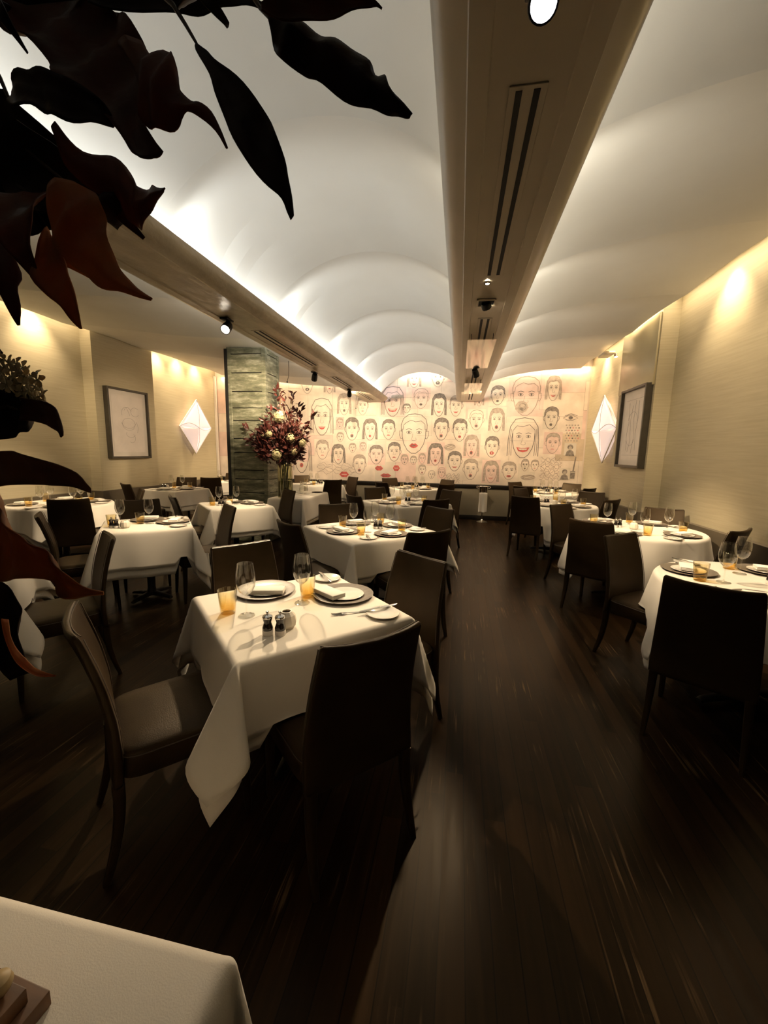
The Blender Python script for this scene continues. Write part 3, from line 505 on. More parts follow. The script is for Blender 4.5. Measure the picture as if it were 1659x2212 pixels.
# weathered board column
b = MB()
cx0, cx1, cy0, cy1 = -3.62, -2.98, 6.0, 6.48
rng = random.Random(8)
z = 0.0
b.box(((cx0 + cx1) / 2, (cy0 + cy1) / 2, 1.51), (cx1 - cx0 - .05, cy1 - cy0 - .05, 3.02), mi=1)
while z < 3.0:
    h = rng.choice([.14, .19, .25, .28, .22]); h = min(h, 3.04 - z)
    o = rng.uniform(-.002, .003)
    b.box(((cx0 + cx1) / 2, (cy0 + cy1) / 2, z + h / 2), (cx1 - cx0 - .012 + o, cy1 - cy0 - .012 + o, h - .012), bev=.002, seg=1)
    z += h
for x in (cx0 + .03, cx1 - .03):
    for y in (cy0 + .03, cy1 - .03):
        b.box((x, y, 1.52), (.066, .066, 3.04), bev=.003, seg=1)
struct(b.obj('column', [M['column'], M['slot_dark']]), 'square column clad in weathered green boards')

b = MB(); b.box((cx0 - .012, cy0 + .02, 1.51), (.05, .07, 3.02), bev=.004); struct(b.obj('trim_9', M['slot_dark']), 'dark strip standing in for shade at the left edge of the green column')  # added strip, its dark colour paints the shade on the column edge
# ------------------------------------------------------------------ mural
class Draw:
    def __init__(s, y0): s.b = MB(); s.y0 = y0; s.k = 0
    def lay(s, base):
        s.k += 1
        return s.y0 - base - s.k * 0.0000023
    def poly(s, pts, mi, base=.001):
        y = s.lay(base); s.b.poly([(x, y, z) for x, z in pts], mi)
    def stroke(s, pts, w, mi, closed=False, base=.003):
        y = s.lay(base)
        n = len(pts)
        Lf, Rt = [], []
        for i in range(n):
            a = pts[(i - 1) % n] if closed or i > 0 else pts[i]
            c = pts[(i + 1) % n] if closed or i < n - 1 else pts[i]
            dx, dz = c[0] - a[0], c[1] - a[1]; l = math.hypot(dx, dz) or 1
            nx, nz = -dz / l * w / 2, dx / l * w / 2
            Lf.append((pts[i][0] + nx, y, pts[i][1] + nz)); Rt.append((pts[i][0] - nx, y, pts[i][1] - nz))
        P = [[Lf[i], Rt[i]] for i in range(n)]
        if closed: P.append(P[0])
        s.b.grid(P, mi)
def ell(cx, cz, rx, rz, n=20, a0=0, a1=2 * PI):
    return [(cx + rx * math.cos(a0 + (a1 - a0) * k / n), cz + rz * math.sin(a0 + (a1 - a0) * k / n)) for k in range(n + (0 if abs(a1 - a0 - 2 * PI) < 1e-6 else 1))]
MUR = ['paper_a', 'paper_b', 'paper_c', 'paper_d', 'ink', 'ink_soft', 'hair_fill', 'hair_grey', 'lip_red', 'lip_pink', 'skin_blush', 'mural_base']
PA, PB, PC, PD, INK, SOFT, HF, HG, LR, LP, BL, MBASE = range(12)
D = Draw(YB - .002)
rm = random.Random(21)
D.poly([(-5.98, .80), (2.60, .80), (2.60, 3.45), (-5.98, 3.45)], MBASE, .0006)
# pasted sheets
xs = -5.95
while xs < 2.55:
    w = rm.uniform(.35, .62); zz = .80
    while zz < 3.4:
        h = rm.uniform(.3, .6)
        x1, z1 = min(xs + w, 2.59), min(zz + h, 3.44)
        D.poly([(xs, zz), (x1, zz), (x1, z1), (xs, z1)], rm.choice([PA, PA, PA, PB, PC, PA, PD if xs > 2.0 else PA]), .0010)
        if rm.random() < .55: D.stroke([(xs, zz), (x1, zz)], .004, SOFT, base=.0022)
        if rm.random() < .4: D.stroke([(xs, zz), (xs, z1)], .004, SOFT, base=.0022)
        zz += h
    xs += w
def face(cx, z0, z1, w, ty, hair, mouth, tone):
    h = z1 - z0; hw = w / 2
    big = w > .5
    lw = .006 + .008 * min(1, w / .6)
    line = INK if (hair == 2 or (big and tone != 2)) else SOFT
    if tone in (1, 2, 3) or rm.random() < .35:
        D.poly([(cx - hw * 1.12, z0 - .02), (cx + hw * 1.12, z0 - .02), (cx + hw * 1.12, z1 + .02), (cx - hw * 1.12, z1 + .02)], {0: PA, 1: PB, 2: PB, 3: BL}.get(tone, PA), .0016)
    fw = hw * (.74 if ty == 'L' else .84)
    def P(u, v): return (cx + u * fw, z0 + v * h)
    # hair
    if ty == 'L':
        outer = [P(-1.3, .04), P(-1.28, .45), P(-1.15, .78), P(-.75, .96), P(0, 1.0), P(.75, .96), P(1.15, .78), P(1.28, .45), P(1.3, .04)]
        inner = [P(.98, .05), P(1.0, .45), P(.92, .70), P(.45, .83), P(-.1, .78), P(-.6, .80), P(-.92, .68), P(-1.0, .45), P(-.98, .05)]
        if hair:
            y = D.lay(.0026); mi = HF if hair == 2 else HG
            n = len(outer)
            D.b.grid([[(outer[i][0], y, outer[i][1]), (inner[n - 1 - i][0], y, inner[n - 1 - i][1])] for i in range(n)], mi)
        D.stroke(outer, lw, line); D.stroke(inner[:], lw * .8, line)
        if not hair:
            for u in (-1.14, 1.14): D.stroke([P(u, .06), P(u * 1.02, .4), P(u * .92, .72)], lw * .7, line)
    else:
        outer = [P(-1.0, .56), P(-1.02, .72), P(-.85, .88), P(-.45, .98), P(.05, 1.0), P(.55, .97), P(.9, .87), P(1.02, .72), P(1.0, .56)]
        inner = [P(.86, .60), P(.84, .74), P(.55, .82), P(.1, .80), P(-.25, .84), P(-.62, .78), P(-.82, .72), P(-.84, .66), P(-.86, .60)]
        if hair:
            y = D.lay(.0026); mi = HF if hair == 2 else HG
            n = len(outer)
            D.b.grid([[(outer[i][0], y, outer[i][1]), (inner[n - 1 - i][0], y, inner[n - 1 - i][1])] for i in range(n)], mi)
        D.stroke(outer, lw, line); D.stroke(inner, lw * .8, line)
        for sgn in (-1, 1):   # ears
            D.stroke([P(sgn * .95, .56), P(sgn * 1.14, .57), P(sgn * 1.14, .46), P(sgn * 1.02, .37), P(sgn * .9, .38)], lw * .8, line)
    # jaw
    jaw = [P(-.93, .62), P(-.92, .42), P(-.78, .24), P(-.50, .08), P(-.18, .0), P(.18, .0), P(.50, .08), P(.78, .24), P(.92, .42), P(.93, .62)]
    D.stroke(jaw, lw, line)
    # eyes and brows
    for sgn in (-1, 1):
        ex, ez = cx + sgn * .40 * fw, z0 + .535 * h
        D.stroke(ell(ex, ez, .19 * fw, .034 * h, 12), lw * .6, INK, True)
        D.poly(ell(ex, ez, .075 * fw, .030 * h, 8), INK, .0034)
        D.stroke([(ex - .24 * fw, ez + .065 * h), (ex, ez + .092 * h), (ex + .24 * fw, ez + .065 * h)], lw * .8, INK)
    # nose
    D.stroke([P(-.08, .50), P(-.14, .40), P(-.20, .345), P(-.08, .325), P(.08, .325), P(.20, .345), P(.14, .40)], lw * .6, SOFT)
    mz = z0 + .20 * h
    red = LR if mouth in ('grin', 'lips', 'or', 'openr', 'frownr', 'hexr') else LP
    dark = INK if mouth in ('open', 'o', 'hex') else red
    if mouth in ('o', 'or'):
        D.poly(ell(cx, mz, .22 * fw, .062 * h, 8), dark if mouth == 'o' else LR, .0036); D.poly(ell(cx, mz, .09 * fw, .024 * h, 8), INK, .0050)
    elif mouth in ('open', 'openr'):
        D.poly(ell(cx, mz, .27 * fw, .085 * h, 8), LP if mouth == 'open' else LR, .0036); D.poly(ell(cx, mz - .01 * h, .19 * fw, .058 * h, 8), INK, .0050)
    elif mouth in ('hex', 'hexr'):
        D.poly(ell(cx, mz, .36 * fw, .085 * h, 6), INK if mouth == 'hex' else LR, .0036); D.poly(ell(cx, mz, .12 * fw, .030 * h, 6), PA, .0050)
    elif mouth == 'smile':
        D.poly([P(-.42, .235), P(-.12, .225), P(.12, .225), P(.42, .235), P(.22, .165), P(0, .15), P(-.22, .165)], LP if tone else LR, .0036)
        D.stroke([P(-.34, .22), P(0, .20), P(.34, .22)], lw * .5, PA, base=.005)
    elif mouth == 'grin':
        D.poly([P(-.56, .265), P(-.15, .245), P(.15, .245), P(.56, .265), P(.38, .165), P(0, .14), P(-.38, .165)], LR, .0036)
        D.poly([P(-.40, .235), P(.40, .235), P(.30, .195), P(-.30, .195)], PA, .0048)
        for k in range(-3, 4): D.stroke([P(k * .1, .235), P(k * .09, .195)], lw * .3, SOFT, base=.0058)
    elif mouth == 'lips':
        D.poly([P(-.36, .195), P(-.14, .255), P(0, .24), P(.14, .255), P(.36, .195), P(.18, .145), P(0, .13), P(-.18, .145)], LR, .0036)
        D.poly([P(-.22, .20), P(0, .212), P(.22, .20), P(0, .178)], INK, .0050)
    elif mouth in ('frown', 'frownr'):
        D.poly([P(-.30, .17), P(-.12, .235), P(0, .225), P(.12, .235), P(.30, .17), P(.1, .185), P(-.1, .185)], LP if mouth == 'frown' else LR, .0036)
    else:
        D.poly([P(-.28, .205), P(-.1, .235), P(.1, .235), P(.28, .205), P(0, .165)], LP, .0036)
for f in sorted(FACES, key=lambda f: -f[3]):
    if f[0] - f[3] / 2 > -5.98: face(*f)
for kind, x0, z0, x1, z1 in MARKS:
    cx, cz, hw, hh = (x0 + x1) / 2, (z0 + z1) / 2, (x1 - x0) / 2, (z1 - z0) / 2
    def P(u, v): return (cx + u * hw, cz + v * hh)
    if kind == 'hex':
        D.poly([P(1.15 * math.cos(k * PI / 3), 1.15 * math.sin(k * PI / 3)) for k in range(6)], PA, .0040)
        D.poly([P(.95 * math.cos(k * PI / 3), .95 * math.sin(k * PI / 3)) for k in range(6)], LR, .0052)
        D.stroke([P(-.5, 0), P(.5, 0)], .014, PB, base=.0064)
    elif kind == 'lips':
        D.poly([P(-1, 0), P(-.4, .8), P(0, .6), P(.4, .8), P(1, 0), P(.5, -.8), P(-.5, -.8)], LR, .0042); D.stroke([P(-.7, .05), P(.7, .05)], .012, INK, base=.0054)
    elif kind == 'eye':
        D.stroke([P(-1, -.1), P(-.4, .55), P(.3, .6), P(1, -.1), P(.3, -.6), P(-.5, -.55)], .010, INK, True); D.poly(ell(cx, cz, hw * .3, hh * .42, 12), INK, .0040)
        D.stroke([P(-.8, .5), P(0, .98), P(.9, .5)], .010, INK)
    elif kind == 'dots':
        for i in range(5):
            for j in range(7): D.poly(ell(*P(-.8 + i * .4 + (j % 2) * .15, -.85 + j * .28), .018, .016, 6), [HG, LP, INK][(i * j) % 3], .0040)
    elif kind == 'squig':
        n = max(5, int(hh * 2 / .045))
        for j in range(n):
            v = -1 + 2 * (j + .5) / n; ph = rm.uniform(0, 6)
            D.stroke([P(-1 + 2 * k / 24, v + (1.2 / n) * math.sin(k * .9 + ph) + (.6 / n) * math.sin(k * 2.1 + ph)) for k in range(25)], .007, SOFT)
    elif kind == 'scrib':
        for j in range(4): D.stroke([P(math.cos(k * .55 + j) * (.95 - .12 * j), math.sin(k * .55 + j * 1.3) * (.7 - .1 * j) * (.8 + .2 * math.sin(k))) for k in range(14)], .006, SOFT)
    elif kind == 'port':
        D.poly([P(-1, -1), P(1, -1), P(1, 1), P(-1, 1)], PC, .0036); D.poly(ell(*P(0, .35), hw * .48, hh * .42, 14), HF, .0048)
        D.poly([P(-.75, -1), P(.75, -1), P(.55, -.35), P(.2, -.1), P(-.2, -.1), P(-.55, -.35)], HF, .0050); D.poly(ell(*P(0, .2), hw * .3, hh * .28, 12), HG, .0060)
    elif kind == 'brush':
        D.poly([P(.3, 1), P(.7, 1), P(.2, -.3), P(-.3, -.3)], HF, .0040); D.poly([P(-1, -.3), P(.7, -.3), P(.6, -1), P(-1, -1)], HF, .0042); D.stroke([P(-.9, -.42), P(.6, -.42)], .010, PC, base=.0056)
    elif kind == 'grey':
        D.poly([P(-1, -.5), P(-.3, -1), P(1, -.6), P(1, .7), P(.1, 1), P(-.9, .6)], HG, .0056)
    elif kind == 'greyr':
        D.poly(ell(cx, cz, hw * .9, hh * .8, 9), HG, .0056); D.stroke(ell(cx + .02, cz, hw * .5, hh * .45, 9), .012, HF, True, base=.0066); D.poly(ell(cx, cz - .04, hw * .3, hh * .2, 7), HF, .0064)
o = D.b.obj('mural', [M[k] for k in MUR], smooth=False, normals=False)
props(o, 'wide pale mural of line-drawn faces with red lips covering the back wall', 'mural')

# ------------------------------------------------------------------ pictures on the pilasters
def picture(name, x, xs, y0, y1, z0, z1, label, strokes):
    """x: wall plane, xs: sign pointing into the room"""
    t = empty(name, (x, (y0 + y1) / 2, z0), label, 'picture', 'framed drawings on the pilasters')
    hy, h, w, dp = (y1 - y0) / 2, z1 - z0, .035, .085
    b = MB()
    for s in (-1, 1): b.box((xs * dp / 2, s * (hy - w / 2), h / 2), (dp, w, h), bev=.004, seg=1)
    for zz in (w / 2, h - w / 2): b.box((xs * dp / 2, 0, zz), (dp, 2 * hy - 2 * w, w), bev=.004, seg=1)
    b.obj('picture_frame', M['frame'], t)
    b = MB(); b.box((xs * .03, 0, h / 2), (.02, 2 * hy - 2 * w, h - 2 * w)); mo = b.obj('mount', M['mount'], t, smooth=False)
    b = MB(); a = .075
    b.box((xs * .0415, 0, h / 2), (.002, 2 * hy - 2 * w - 2 * a, h - 2 * w - 2 * a))
    for st in strokes:
        pts = [(xs * .0432, u * (hy - w - a), h / 2 + v * (h / 2 - w - a)) for u, v in st]
        b.tube(pts, .0016, 4, 1)
    b.obj('drawing', [M['drawing_paper'], M['pencil']], t, smooth=False)
    return t
def arc(cx, cy, rx, ry, a0, a1, n=14): return [(cx + rx * math.cos(R(a0 + (a1 - a0) * k / n)), cy + ry * math.sin(R(a0 + (a1 - a0) * k / n))) for k in range(n + 1)]
picture('framed_drawing', XLP, 1, 5.90, 6.80, 1.295, 2.48, 'framed pale drawing of round forms on the left wall pilaster',
        [arc(0, .0, .42, .22, 0, 360), arc(-.1, .38, .32, .22, 20, 200), arc(.45, .45, .28, .16, 40, 330), arc(0, .15, .5, .3, 200, 340), arc(.1, -.35, .3, .12, 150, 340), arc(.15, -.5, .22, .16, 230, 420), [(-.1, .6), (.0, .45), (.1, .3)], [(.5, .1), (.62, -.1), (.55, -.3)], arc(-.05, .1, .3, .5, 60, 130)])
picture('framed_drawing', XRP, -1, 5.97, 6.82, 1.335, 2.45, 'framed pale drawing of tall loose lines on the right wall pilaster',
        [[(-.5, .8), (-.55, .3), (-.4, -.2), (-.5, -.7)], [(-.2, .85), (-.1, .3), (-.25, -.3), (-.1, -.8)], [(.1, .7), (.25, .2), (.1, -.4), (.3, -.75)], [(.5, .8), (.4, .2), (.55, -.2), (.45, -.7)], arc(0, .2, .5, .3, 10, 200), arc(.1, -.35, .4, .2, 180, 350), [(-.9, .88), (.9, .88)], [(-.9, -.85), (.9, -.85)]])

# ------------------------------------------------------------------ diamond wall lanterns
def lantern(x, xs, yc, zc, hw, hh, sk, label):
    t = empty('wall_lantern', (x, yc, zc), label, 'wall light', 'diamond wall lanterns')
    dp = .11
    V = {'t': (xs * dp, sk, hh), 'b': (xs * dp, -sk, -hh), 'l': (xs * dp, -hw, -.02), 'r': (xs * dp, hw, .0)}
    c = Vector((xs * (dp + .045), .04, -.03))
    def facets(n, ks, m):
        b = MB()
        for p, q in ks:
            A, B = Vector(V[p]), Vector(V[q])
            P = []
            for i in range(7):
                e = A.lerp(B, i / 6)
                P.append([tuple(e.lerp(c, j / 5) + Vector((xs * .012 * math.sin(PI * j / 5) * math.sin(PI * i / 6), 0, 0))) for j in range(6)])
            b.grid(P)
        return solid(b.obj(n, m, t), .004)
    facets('paper_panel', (('t', 'l'),), M['shade']); facets('paper_panel', (('t', 'r'),), M['shade'])
    facets('paper_panel', (('l', 'b'),), M['shade_b']); facets('paper_panel', (('b', 'r'),), M['shade'])
    b = MB()
    ks = ['t', 'r', 'b', 'l']
    for i in range(4): b.tube([V[ks[i]], V[ks[(i + 1) % 4]]], .011, 6)
    b.obj('lantern_frame', M['shade_edge'], t)
    b = MB()   # paper sides back to the wall
    for i in range(4):
        A, B = V[ks[i]], V[ks[(i + 1) % 4]]
        A2 = (0.004 * xs, A[1] * .72, A[2] * .72); B2 = (.004 * xs, B[1] * .72, B[2] * .72)
        b.poly([A, B, B2, A2])
    solid(b.obj('side_panel', M['shade_b'], t, smooth=False), .003)
    b = MB()
    A = Vector(V['l']); C = Vector(V['r'])
    b.tube([A.lerp(c, k / 8) + Vector((xs * .012, 0, .09 * math.sin(PI * k / 8))) for k in range(9)], .004, 5)
    b.tube([c + Vector((xs * .008, 0, 0)), Vector(V['t']).lerp(c, .5) + Vector((xs * .012, .03, 0)), Vector(V['t'])], .003, 5)
    b.tube([C.lerp(c, k / 8) + Vector((xs * .012, 0, -.05 * math.sin(PI * k / 8))) for k in range(9)], .003, 5)
    b.tube([c + Vector((xs * .008, 0, 0)), c.lerp(Vector(V['b']), .5) + Vector((xs * .012, .05, 0)), Vector(V['b'])], .003, 5)
    b.obj('seam_line', M['shade_line'], t)
    return t
lantern(XL, 1, 8.42, 1.97, .57, .60, .05, 'glowing paper diamond lantern on the left wall beside the framed drawing')
lantern(XR, -1, 8.02, 1.97, .66, .60, .10, 'glowing paper diamond lantern on the right wall behind the framed drawing')

# ------------------------------------------------------------------ soffit fittings
def air_vent(cx, y0, y1, label):
    t = empty('air_vent', (cx, (y0 + y1) / 2, 2.606), label, 'air vent', 'slot air vents in the soffits')
    L = y1 - y0
    b = MB(); b.box((0, 0, -.002), (.115, L + .03, .004), bev=.001, seg=1); b.obj('vent_plate', M['soffit'], t)
    for s in (-1, 1):
        b = MB(); b.box((s * .027, 0, -.0045), (.020, L, .003)); b.obj('slot', M['slot_dark'], t, smooth=False)
    return t
air_vent(.155, 1.47, 2.80, 'longest dark twin-slot air vent overhead in the right soffit')
air_vent(.155, 3.66, 4.9, 'twin-slot air vent in the right soffit above the larger clear panel')
air_vent(.155, 6.0, 7.4, 'twin-slot air vent in the right soffit above the smaller clear panel')
air_vent(.155, 7.75, 8.9, 'twin-slot air vent in the right soffit nearest the mural')
air_vent(-1.94, 3.76, 5.30, 'nearest twin-slot air vent in the left soffit')
air_vent(-1.94, 6.15, 7.15, 'twin-slot air vent midway along the left soffit')
air_vent(-1.94, 7.7, 8.9, 'twin-slot air vent in the left soffit nearest the mural')

def spotlight(x, y, aim, label, lens, lit=True, r=.042):
    t = empty('spotlight', (x, y, 2.604), label, 'spotlight', 'spotlights under the soffits')
    b = MB(); b.box((0, 0, -.008), (.07, .11, .016), bev=.004); b.tube([(0, 0, -.01), (0, 0, -.05)], .008, 8); b.obj('bracket', M['metal_black'], t)
    d = (Vector(aim) - Vector((x, y, 2.54))).normalized()
    q = d.to_track_quat('-Z', 'Y').to_matrix().to_4x4()
    M4 = Matrix.Translation((0, 0, -.07)) @ q
    b = MB(); b.lathe([(0, .055), (r * .75, .055), (r * .9, .04), (r, 0), (r, -.05), (r * .86, -.05), (r * .8, -.02), (0, -.02)], 20, M4=M4); b.obj('lamp_housing', M['metal_black'], t)
    b = MB(); b.lathe([(0, -.032), (r * .5, -.034), (r * .78, -.024), (r * .78, -.021), (0, -.021)], 18, M4=M4); b.obj('lens', lens, t)
    return t
spotlight(.140, 1.15, (.1, -.3, 1.2), 'bright round spotlight at the top edge of the picture in the right soffit', M['lens_cool'], r=.033)
spotlight(-2.03, 3.39, (-1.7, 1.2, .9), 'lit black spotlight on the near part of the left soffit', M['lens'])
spotlight(-2.1, 5.75, (-3.0, 7.4, .9), 'black spotlight midway along the left soffit', M['slot_dark'])
spotlight(-2.05, 7.45, (-2.6, 9.3, 1.4), 'black spotlight at the far end of the left soffit', M['slot_dark'])
spotlight(.15, 5.62, (.9, 7.5, .9), 'small black spotlight between the clear panels of the right soffit', M['lens'])
# square recessed lamp
t = empty('recessed_spotlight', (.14, 3.27, 2.602), 'square recessed spotlight in the right soffit beyond the long air vent', 'spotlight')
b = MB()
for s in (-1, 1):
    b.box((s * .062, 0, -.004), (.014, .138, .012), bev=.002, seg=1); b.box((0, s * .062, -.004), (.11, .014, .012), bev=.002, seg=1)
b.obj('trim_frame', M['soffit'], t)
b = MB(); b.box((0, 0, .0005), (.112, .112, .003)); b.obj('recess', M['slot_dark'], t, smooth=False)
d = Vector((.5, 1.2, -1)).normalized(); M4 = Matrix.Translation((0, .0, -.02)) @ d.to_track_quat('-Z', 'Y').to_matrix().to_4x4()
b = MB(); b.lathe([(0, .02), (.03, .02), (.036, 0), (.036, -.022), (.03, -.022), (0, -.012)], 18, M4=M4); b.obj('lamp_housing', M['metal_black'], t)
b = MB(); b.lathe([(0, -.0225), (.026, -.0225), (.026, -.019), (0, -.019)], 18, M4=M4); b.obj('lens', M['lens'], t)
t = empty('recessed_spotlight', (.125, 2.90, 2.602), 'tiny round downlight at the far end of the long air vent', 'spotlight')
b = MB(); b.lathe([(.014, 0), (.022, 0), (.022, -.012), (.014, -.012)], 16, closed=True); b.obj('trim_ring', M['chrome'], t)
b = MB(); b.lathe([(0, -.004), (.013, -.004), (.013, -.001), (0, -.001)], 14); b.obj('lens', M['lens'], t)

# hung acrylic panels under the right soffit
def hung_panel(y0, y1, label):
    t = empty('hanging_acrylic_baffle', (.155, (y0 + y1) / 2, 2.555), label, 'clear panel', 'clear panels hung under the right soffit')
    L = y1 - y0
    b = MB(); b.box((0, 0, 0), (.27, L, .008), bev=.0015, seg=1); b.obj('panel_sheet', M['acrylic'], t)
    for sx in (-1, 1):
        for sy in (-1, 1):
            b = MB(); b.tube([(sx * .10, sy * (L / 2 - .04), .003), (sx * .10, sy * (L / 2 + .01), .03), (sx * .10, sy * (L / 2 + .01), .049)], .0035, 6); b.obj('hook', M['metal_black'], t)
    return t
hung_panel(4.10, 5.42, 'larger clear acrylic panel hung under the right soffit')
hung_panel(6.55, 7.65, 'smaller clear acrylic panel hung under the right soffit nearer the mural')
# dangling wires
t = empty('hanging_wire', (-2.19, 5.05, 2.60), 'thin black wire dangling from the left soffit before the green column', 'wire')
b = MB(); b.tube([(0, 0, .01), (.003, 0, -.08), (-.002, .004, -.17), (-.022, .006, -.235)], .0028, 6); b.obj('cord', M['wire'], t)
b = MB(); b.lathe([(0, -.012), (.008, -.008), (.008, .006), (0, .01)], 10, (-.024, .006, -.245)); b.obj('plug', M['metal_black'], t)
t = empty('hanging_wire', (-2.14, 8.3, 2.615), 'thin black wire dangling from the left soffit against the mural', 'wire')
b = MB(); b.tube([(0, 0, .01), (.002, 0, -.1), (-.004, 0, -.24)], .0028, 6); b.obj('cord', M['wire'], t)
b = MB(); b.lathe([(0, -.012), (.009, -.008), (.009, .006), (0, .01)], 10, (-.004, 0, -.25)); b.obj('plug', M['metal_black'], t)
# warm spot box in the right ceiling slot
t = empty('wall_washer', (2.40, 7.70, 3.20), 'small lit lamp on a bracket at the right ceiling edge', 'wall light')
b = MB(); b.box((-.05, 0, -.02), (.16, .34, .04), bev=.006); b.obj('lamp_bracket', M['soffit'], t)
b = MB(); b.lathe([(0, .03), (.03, .02), (.035, -.03), (.03, -.03), (0, -.02)], 16, (.06, -.12, -.055)); b.obj('lamp_housing', M['chrome'], t)
b = MB(); b.lathe([(0, -.034), (.026, -.032), (.026, -.028), (0, -.028)], 14, (.06, -.12, -.055)); b.obj('lens', M['lens'], t)
# ------------------------------------------------------------------ chair
def rr_loop(hx, hy, n=32, e=5.0):
    o = []
    for k in range(n):
        a = 2 * PI * k / n; ca, sa = math.cos(a), math.sin(a)
        o.append((hx * math.copysign(abs(ca) ** (2 / e), ca), hy * math.copysign(abs(sa) ** (2 / e), sa)))
    return o
def loft(b, loops, mi=0):
    V = [[b.bm.verts.new(p) for p in L] for L in loops]
    n = len(V[0])
    for A, B in zip(V[:-1], V[1:]):
        for k in range(n): b.bm.faces.new((A[k], A[(k + 1) % n], B[(k + 1) % n], B[k])).material_index = mi
    b.bm.faces.new(V[0][::-1]).material_index = mi; b.bm.faces.new(V[-1]).material_index = mi

def back_y(z):
    pts = [(.34, -.212), (.46, -.205), (.58, -.214), (.70, -.238), (.80, -.266), (.905, -.302)]
    for (z0, y0), (z1, y1) in zip(pts[:-1], pts[1:]):
        if z <= z1: return y0 + (y1 - y0) * (z - z0) / (z1 - z0)
    return pts[-1][1]
def back_hw(z): return .222 - .028 * max(0, (z - .42) / .48) ** 1.3
def build_chair():
    t = empty('dining_chair', (0, 0, 0), 'x', 'chair')
    # backrest
    b = MB(); loops = []
    zs = [.345, .355] + [.37 + .52 * k / 14 for k in range(15)] + [.898, .903, .905]
    for i, z in enumerate(zs):
        th = .0185 - .004 * (z - .34) / .56
        sh = 0.0
        if i == 0: sh = .007
        if z > .892: sh = {.898: .002, .903: .007, .905: .011}.get(z, 0)
        hw = back_hw(z) - sh
        cv = .026 * max(0, (z - .45) / .45)
        loops.append([(x, back_y(z) + y - cv * (1 - (x / hw) ** 2) + cv * .5, z + (.010 * (x / hw) ** 2 - .006 if z > .85 else 0)) for x, y in rr_loop(hw, max(.004, th - sh), 40, 6)])
    loft(b, loops); bk = b.obj('backrest', M['leather'], t, angle=50)
    b = MB()
    for s in (-1, 1):
        b.tube([(s * (back_hw(z) - .004), back_y(z) + .026 * max(0, (z - .45) / .45) * .5 + .0165, z + (.004 if z > .85 else 0)) for z in [.47 + .42 * k / 10 for k in range(11)]], .0022, 5)
    z = .898; hw = back_hw(z) - .006
    b.tube([(hw * (-1 + k / 6), back_y(z) + .013 + .013 - .026 * (1 - (-1 + k / 6) ** 2), z + .010 * (-1 + k / 6) ** 2 - .004) for k in range(13)], .0022, 5)
    b.obj('seam', M['leather_seam'], bk)
    # seat
    b = MB(); loops = []
    for z, s in ((.358, .006), (.364, 0), (.440, 0), (.452, .003), (.460, .010), (.466, .024), (.471, .07), (.474, .14)):
        L = []
        for x, y in rr_loop(1, 1, 40, 7):
            hw = .218 + .010 * (y + 1) / 2 - s
            L.append((x * hw, .018 + y * (.226 - s), z))
        loops.append(L)
    loft(b, loops); se = b.obj('seat', M['leather'], t, angle=50)
    b = MB()
    pts = [(x * (.219 + .010 * (y + 1) / 2), .018 + y * .2265, .444) for x, y in rr_loop(1, 1, 40, 7)]
    b.tube(pts + [pts[0]], .0022, 5); b.obj('seam', M['leather_seam'], se)
    for s in (-1, 1):
        for fr in (1, 0):
            b = MB(); loops = []
            top = (s * .198, .212, .36) if fr else (s * .196, -.212, .36)
            bot = (s * .204, .226, 0) if fr else (s * .206, -.268, 0)
            for k in range(7):
                q = k / 6; r = .0205 - .0075 * q
                bow = .012 * math.sin(PI * q) * (1 if not fr else 0)
                px = top[0] + (bot[0] - top[0]) * q; py = top[1] + (bot[1] - top[1]) * q ** 1.3 + bow; pz = top[2] * (1 - q)
                if k == 6: r *= .9
                loops.append([(px + x, py + y, pz) for x, y in rr_loop(r, r, 16, 5)])
            loft(b, loops[::-1]); b.obj('leg', M['leather'], t, angle=50)
    return register(t)
CHAIR = build_chair()
def chair(x, y, deg, label, group):
    """x, y: middle of the top of the back; deg: direction the sitter faces"""
    a = R(deg)
    return place(CHAIR, (x + .302 * math.cos(a), y + .302 * math.sin(a), 0), label, 'chair', group, a - PI / 2)

